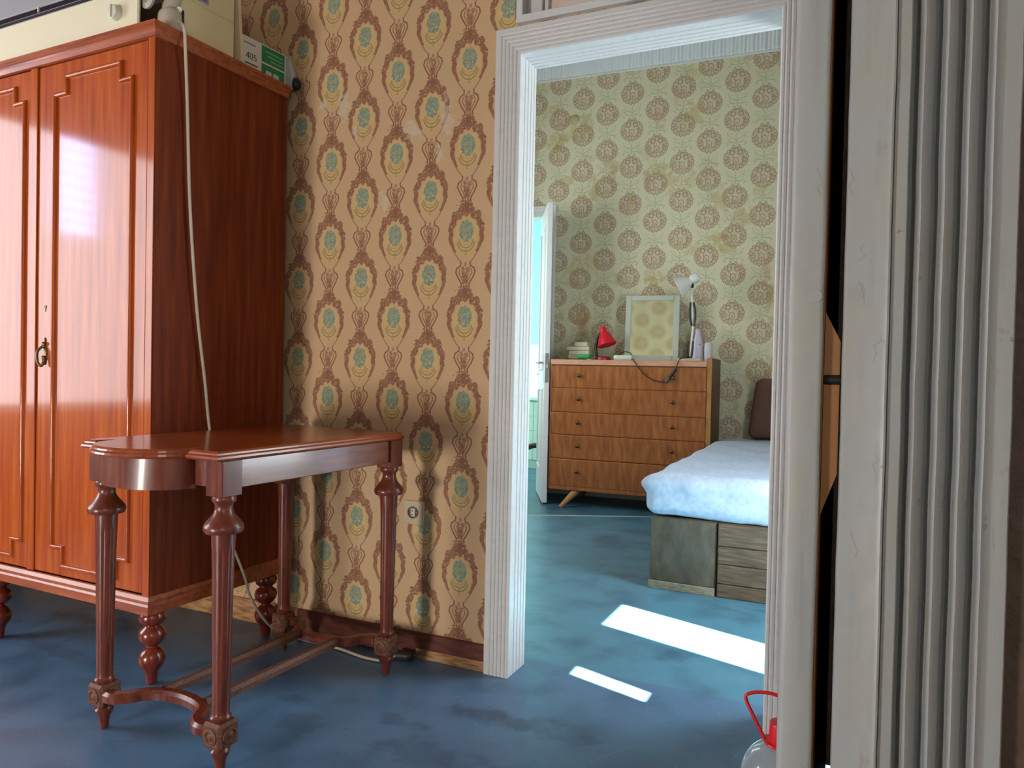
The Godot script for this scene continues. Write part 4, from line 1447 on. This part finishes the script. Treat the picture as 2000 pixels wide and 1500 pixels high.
# ---------------------------------------------------------------- chest of drawers and what stands on it
func chest():
	var O := bp(-2.045, 0, 0.55)
	var R := thing("chest_of_drawers", "five-drawer reddish brown chest with overlapping drawer fronts and splayed legs", "chest", O, BA)
	var w := 1.130
	var D := -0.51
	var m := M.new()
	m.box(Vector3(0.0, 0.125, D), Vector3(w + 0.032, 1.055, -0.022), 0.002)
	part("body", m, W.chest_side, R)
	m = M.new()
	m.box(Vector3(w, 0.125, D), Vector3(w + 0.034, 1.118, 0.0), 0.003)
	part("side_panel", m, wood("chest_end", [rgb8(70, 40, 24), rgb8(96, 56, 34)], Vector3(3, 0.4, 3), 0.45), R, "side panel with shade put into its dark colour")  # right end turned from the window: its shade is in the wood colour
	m = M.new()
	m.box(Vector3(w + 0.0005, 0.125, 0.0), Vector3(w + 0.0335, 1.117, 0.003), 0.001)
	part("front_edge", m, W.chest_side, R, "light yellow front edge")
	m = M.new()
	m.box(Vector3(-0.012, 0.125, D), Vector3(0.0, 1.08, -0.002), 0.003)
	part("side_panel", m, W.chest, R)
	m = M.new()
	m.box(Vector3(-0.012, 1.056, D), Vector3(w, 1.096, 0.006), 0.004)
	part("top", m, wood("chest_top", [rgb8(186, 136, 108), rgb8(206, 156, 128)], Vector3(0.8, 4, 4), 0.4), R, "paler pinkish top")
	var ys := [0.152, 0.360, 0.538, 0.706, 0.886, 1.052]
	var kn := [[0.0, [0.105, 0.270]], [0.0, [0.27]]]
	for k in 5:
		# each front leans out towards its top edge, so it overlaps the one above
		m = M.new()
		var y0: float = ys[k]
		var y1: float = ys[k + 1] - 0.004
		m.sweep([Vector2(y0, -0.020), Vector2(y0, -0.006), Vector2(y0 + 0.004, -0.002), Vector2(y1 - 0.004, 0.016), Vector2(y1, 0.014), Vector2(y1, -0.020)], func(i: int, p: Vector2) -> Vector3: return Vector3(0.003 if i == 1 else w - 0.003, p.x, p.y), 2, false, 0.2)
		m.box(Vector3(0.003, y0, -0.02), Vector3(w - 0.003, y1, -0.004))
		var d := part("drawer", m, W.chest, R)
		var ym := lerpf(y0, y1, 0.56)
		for s in [0.215, w - 0.225]:
			m = M.new()
			m.lathe([[0.016, 0.0], [0.017, 0.002], [0.008, 0.005], [0.006, 0.014], [0.012, 0.018], [0.014, 0.024], [0.009, 0.029], [0.0, 0.030]], 16, Vector3(s, ym, 0.004), Vector3.BACK)
			part("knob", m, W.knob, d)
		m = M.new()
		m.slab([Vector2(-0.008, -0.012), Vector2(0.008, -0.012), Vector2(0.011, 0.004), Vector2(0.0, 0.016), Vector2(-0.011, 0.004)], [[0.0, 0.0], [0.001, 0.003]], func(x, y, h): return Vector3(w * 0.5 + x, y1 - 0.034 + y, 0.006 + h))
		part("escutcheon", m, W.knob, d)
	m = M.new()
	m.box(Vector3(0.0, 0.124, -0.018), Vector3(w, 0.150, -0.002), 0.002)
	part("bottom_rail", m, W.chest, R)
	for p in [[0.20, -0.05, -0.10, 0.10], [w - 0.20, -0.05, 0.10, 0.10], [0.20, D + 0.08, -0.10, -0.03], [w - 0.20, D + 0.08, 0.10, -0.03]]:
		m = M.new()
		m.tube([Vector3(p[0], 0.126, p[1]), Vector3(p[0] + p[2], 0.0, p[1] + p[3])], 0.030, 14, false, 0.015)
		part("leg", m, W.chest_side, R, "splayed tapering leg")

func flat_box(called: String, label: String, cat: String, c: Color, at: Vector3, size: Vector3, turn := 0.0, group := "") -> Node3D:
	var R := thing(called, label, cat, at, BA + turn, group)
	var m := M.new()
	var h := size / 2.0
	m.box(Vector3(-h.x, 0.0, -h.z), Vector3(h.x, 0.0025, h.z), 0.0008)
	m.box(Vector3(-h.x, size.y - 0.0025, -h.z), Vector3(h.x, size.y, h.z), 0.0008)
	m.box(Vector3(-h.x, 0.0, -h.z), Vector3(h.x, size.y, -h.z + 0.003), 0.0008)
	part("cover", m, mat(c, 0.6), R)
	m = M.new()
	m.box(Vector3(-h.x + 0.003, 0.0024, -h.z + 0.003), Vector3(h.x - 0.003, size.y - 0.0024, h.z - 0.003))
	part("pages", m, mat(rgb8(206, 200, 172), 0.8), R)
	return R

func on_chest():
	var Y := 1.096
	# pile of books at the left
	var g := "books piled on the chest"
	flat_box("book", "thick pale green book at the bottom of the pile", "book", rgb8(162, 166, 122), bp(-1.925, Y, 0.26), Vector3(0.175, 0.040, 0.12), 0.04, g)
	flat_box("book", "grey-green book second from the bottom of the pile", "book", rgb8(148, 158, 124), bp(-1.925, Y + 0.040, 0.26), Vector3(0.165, 0.036, 0.115), -0.03, g)
	flat_box("book", "dark-edged grey book below the small white one", "book", rgb8(150, 160, 146), bp(-1.935, Y + 0.076, 0.26), Vector3(0.18, 0.030, 0.12), 0.02, g)
	flat_box("book", "small cream book on top of the pile", "book", rgb8(196, 194, 164), bp(-1.915, Y + 0.106, 0.26), Vector3(0.105, 0.034, 0.085), 0.0, g)
	# green soap dish before the books
	var R := thing("soap_dish", "green oval plastic dish in front of the book pile", "dish", bp(-1.862, Y, 0.36), BA)
	var m := M.new()
	m.box(Vector3(-0.060, 0.0, -0.035), Vector3(0.060, 0.008, 0.035), 0.003)
	part("tray", m, mat(rgb8(150, 196, 128), 0.5), R, "pale green tray")
	m = M.new()
	m.rbox(Vector3(0, 0.026, 0), Vector3(0.105, 0.036, 0.06), 0.016, Vector3i(8, 5, 6))
	part("lid", m, mat(rgb8(36, 150, 84), 0.4), R, "bright green lid")
	# red desk lamp
	R = thing("desk_lamp", "small red desk lamp with a black bent neck on the chest", "lamp", bp(-1.74, Y, 0.28), BA)
	var red := mat(rgb8(206, 22, 44), 0.35)
	m = M.new()
	m.lathe([[0.058, 0.0], [0.062, 0.004], [0.060, 0.022], [0.050, 0.030], [0.012, 0.034], [0.0, 0.034]], 32)
	part("base", m, mat(rgb8(160, 28, 44), 0.4), R, "dark red round base")
	m = M.new()
	m.tube([Vector3(-0.050, 0.028, 0.0), Vector3(-0.060, 0.09, 0.0), Vector3(-0.052, 0.15, 0.0), Vector3(-0.032, 0.20, 0.0), Vector3(-0.014, 0.215, 0.0)], 0.012, 12)
	part("neck", m, W.black, R, "black bent neck")
	m = M.new()
	m.lathe([[0.070, -0.004], [0.074, 0.0], [0.070, 0.012], [0.056, 0.050], [0.040, 0.082], [0.030, 0.098], [0.027, 0.105], [0.028, 0.128], [0.020, 0.142], [0.0, 0.146]], 32, Vector3(0.034, 0.120, 0.02), Vector3(-0.32, 0.93, -0.12))
	part("shade", m, red, R, "glossy red shade")
	# mirror leaning on the wall
	R = thing("mirror", "rectangular mirror in a pale grey-green frame leaning on the rosette wallpaper", "mirror", bp(-1.400, Y + 0.001, 0.185), BA)
	R.rotation.x = deg_to_rad(-4.0)
	var wd := 0.415
	var ht := 0.505
	var fr := mat(rgb8(178, 186, 172), 0.4)
	for e in [[-wd / 2, 0.0, -wd / 2 + 0.045, ht], [wd / 2 - 0.045, 0.0, wd / 2, ht], [-wd / 2 + 0.045, 0.0, wd / 2 - 0.045, 0.045], [-wd / 2 + 0.045, ht - 0.042, wd / 2 - 0.045, ht]]:
		m = M.new()
		m.box(Vector3(e[0], e[1], -0.014), Vector3(e[2], e[3], 0.008), 0.004)
		part("frame", m, fr, R)
	m = M.new()
	m.box(Vector3(-wd / 2 + 0.044, 0.044, -0.012), Vector3(wd / 2 - 0.044, ht - 0.041, 0.001))
	part("glass", m, metal(rgb8(228, 224, 204), 0.06), R)
	# white cordless router in front of the mirror
	R = thing("router", "flat white plastic box with a black lead in front of the mirror", "router", bp(-1.545, Y, 0.39), BA)
	m = M.new()
	m.rbox(Vector3(0, 0.020, 0), Vector3(0.145, 0.040, 0.10), 0.014, Vector3i(10, 5, 8))
	part("case", m, mat(rgb8(196, 206, 196), 0.4), R)
	m = M.new()
	m.tube([Vector3(-0.075, 0.02, -0.05), Vector3(-0.05, 0.05, -0.06), Vector3(-0.01, 0.068, -0.06), Vector3(0.035, 0.055, -0.055), Vector3(0.045, 0.03, -0.045)], 0.0032, 8)
	part("lead", m, W.black, R)
	# white balanced-arm lamp
	R = thing("arm_lamp", "white balanced-arm desk lamp with black springs standing beside the mirror", "lamp", bp(-1.075, Y, 0.31), BA)
	var wh := mat(rgb8(222, 224, 224), 0.4)
	m = M.new()
	m.box(Vector3(-0.085, 0.0, -0.07), Vector3(0.085, 0.022, 0.09), 0.006)
	part("base", m, mat(rgb8(206, 200, 172), 0.5), R, "cream flat base")
	m = M.new()
	m.tube([Vector3(-0.008, 0.022, 0), Vector3(0.012, 0.255, 0.01)], 0.0075, 10, false)
	part("lower_arm", m, wh, R)
	m = M.new()
	m.tube([Vector3(0.012, 0.255, 0.01), Vector3(-0.006, 0.555, 0.02)], 0.0075, 10, false)
	part("upper_arm", m, wh, R)
	for e in [[[Vector3(-0.014, 0.03, 0.012), Vector3(-0.028, 0.075, 0.012), Vector3(-0.020, 0.15, 0.012)]], [[Vector3(0.004, 0.03, 0.012), Vector3(0.012, 0.09, 0.012), Vector3(0.014, 0.15, 0.012)]], [[Vector3(0.002, 0.26, 0.02), Vector3(-0.012, 0.33, 0.02), Vector3(-0.010, 0.43, 0.02)]], [[Vector3(0.020, 0.26, 0.02), Vector3(0.026, 0.35, 0.02), Vector3(0.012, 0.43, 0.02)]]]:
		m = M.new()
		m.tube(e[0], 0.0075, 8)
		part("spring", m, W.black, R)
	m = M.new()
	m.box(Vector3(-0.024, 0.535, 0.004), Vector3(0.010, 0.585, 0.036), 0.004)
	part("joint", m, W.black, R)
	m = M.new()
	m.lathe([[0.080, -0.002], [0.082, 0.0], [0.078, 0.006], [0.052, 0.070], [0.032, 0.095], [0.030, 0.100], [0.036, 0.112], [0.038, 0.145], [0.030, 0.160], [0.0, 0.164]], 28, Vector3(-0.098, 0.540, 0.03), Vector3(0.86, 0.48, -0.05))
	part("shade", m, wh, R, "white cone shade")
	# pale lilac dispenser behind it
	R = thing("dispenser", "tall pale lilac plastic bottle with a lidded side cup behind the arm lamp", "bottle", bp(-1.055, Y, 0.16), BA)
	var lil := mat(rgb8(190, 186, 206), 0.35)
	m = M.new()
	m.rbox(Vector3(0, 0.125, 0), Vector3(0.070, 0.25, 0.06), 0.022, Vector3i(6, 10, 6), func(p: Vector3) -> Vector3: return Vector3(p.x * lerpf(1.05, 0.55, smoothstep(0.1, 0.25, p.y)), p.y, p.z))
	part("bottle", m, lil, R)
	m = M.new()
	m.lathe([[0.006, 0.0], [0.006, 0.003], [0.0, 0.003]], 12, Vector3(0.016, 0.13, 0.031), Vector3.BACK)
	part("button", m, mat(rgb8(110, 104, 124), 0.4), R)
	m = M.new()
	m.rbox(Vector3(0.075, 0.075, 0), Vector3(0.055, 0.15, 0.055), 0.020, Vector3i(6, 8, 6))
	part("cup", m, mat(rgb8(200, 198, 210), 0.35), R)
	# lamp lead with its switch hanging over the drawer fronts
	R = thing("lamp_lead", "black lamp lead with an inline switch looped over the chest's top drawer", "cable", Vector3.ZERO)
	m = M.new()
	m.tube([bp(-1.07, Y + 0.028, 0.36), bp(-1.09, Y + 0.026, 0.42), bp(-1.105, Y + 0.012, 0.545), bp(-1.112, Y - 0.02, 0.572), bp(-1.125, Y - 0.06, 0.572)], 0.0036, 8)
	m.tube([bp(-1.19, Y - 0.145, 0.572), bp(-1.22, Y - 0.150, 0.572), bp(-1.29, Y - 0.135, 0.572), bp(-1.36, Y - 0.085, 0.572), bp(-1.41, Y - 0.02, 0.572), bp(-1.44, Y + 0.006, 0.55), bp(-1.47, Y + 0.006, 0.47)], 0.0036, 8)
	part("lead", m, mat(rgb8(52, 34, 24), 0.5), R)
	m = M.new()
	m.tube([bp(-1.122, Y - 0.055, 0.575), bp(-1.172, Y - 0.125, 0.575)], 0.011, 10, false)
	part("switch", m, W.black, R)
	m = M.new()
	m.tube([bp(-1.170, Y - 0.122, 0.576), bp(-1.192, Y - 0.150, 0.576)], 0.014, 10, false)
	part("plug", m, mat(rgb8(84, 70, 54), 0.5), R)
	# black cord on the left of the top
	m = M.new()
	m.tube([bp(-2.045, Y + 0.030, 0.10), bp(-2.042, Y + 0.012, 0.24), bp(-2.02, Y + 0.005, 0.36), bp(-1.94, Y + 0.005, 0.42), bp(-1.82, Y + 0.005, 0.43)], 0.004, 8)
	single("cord", m, W.black, "thin black cord trailing across the chest top before the books", "cord")
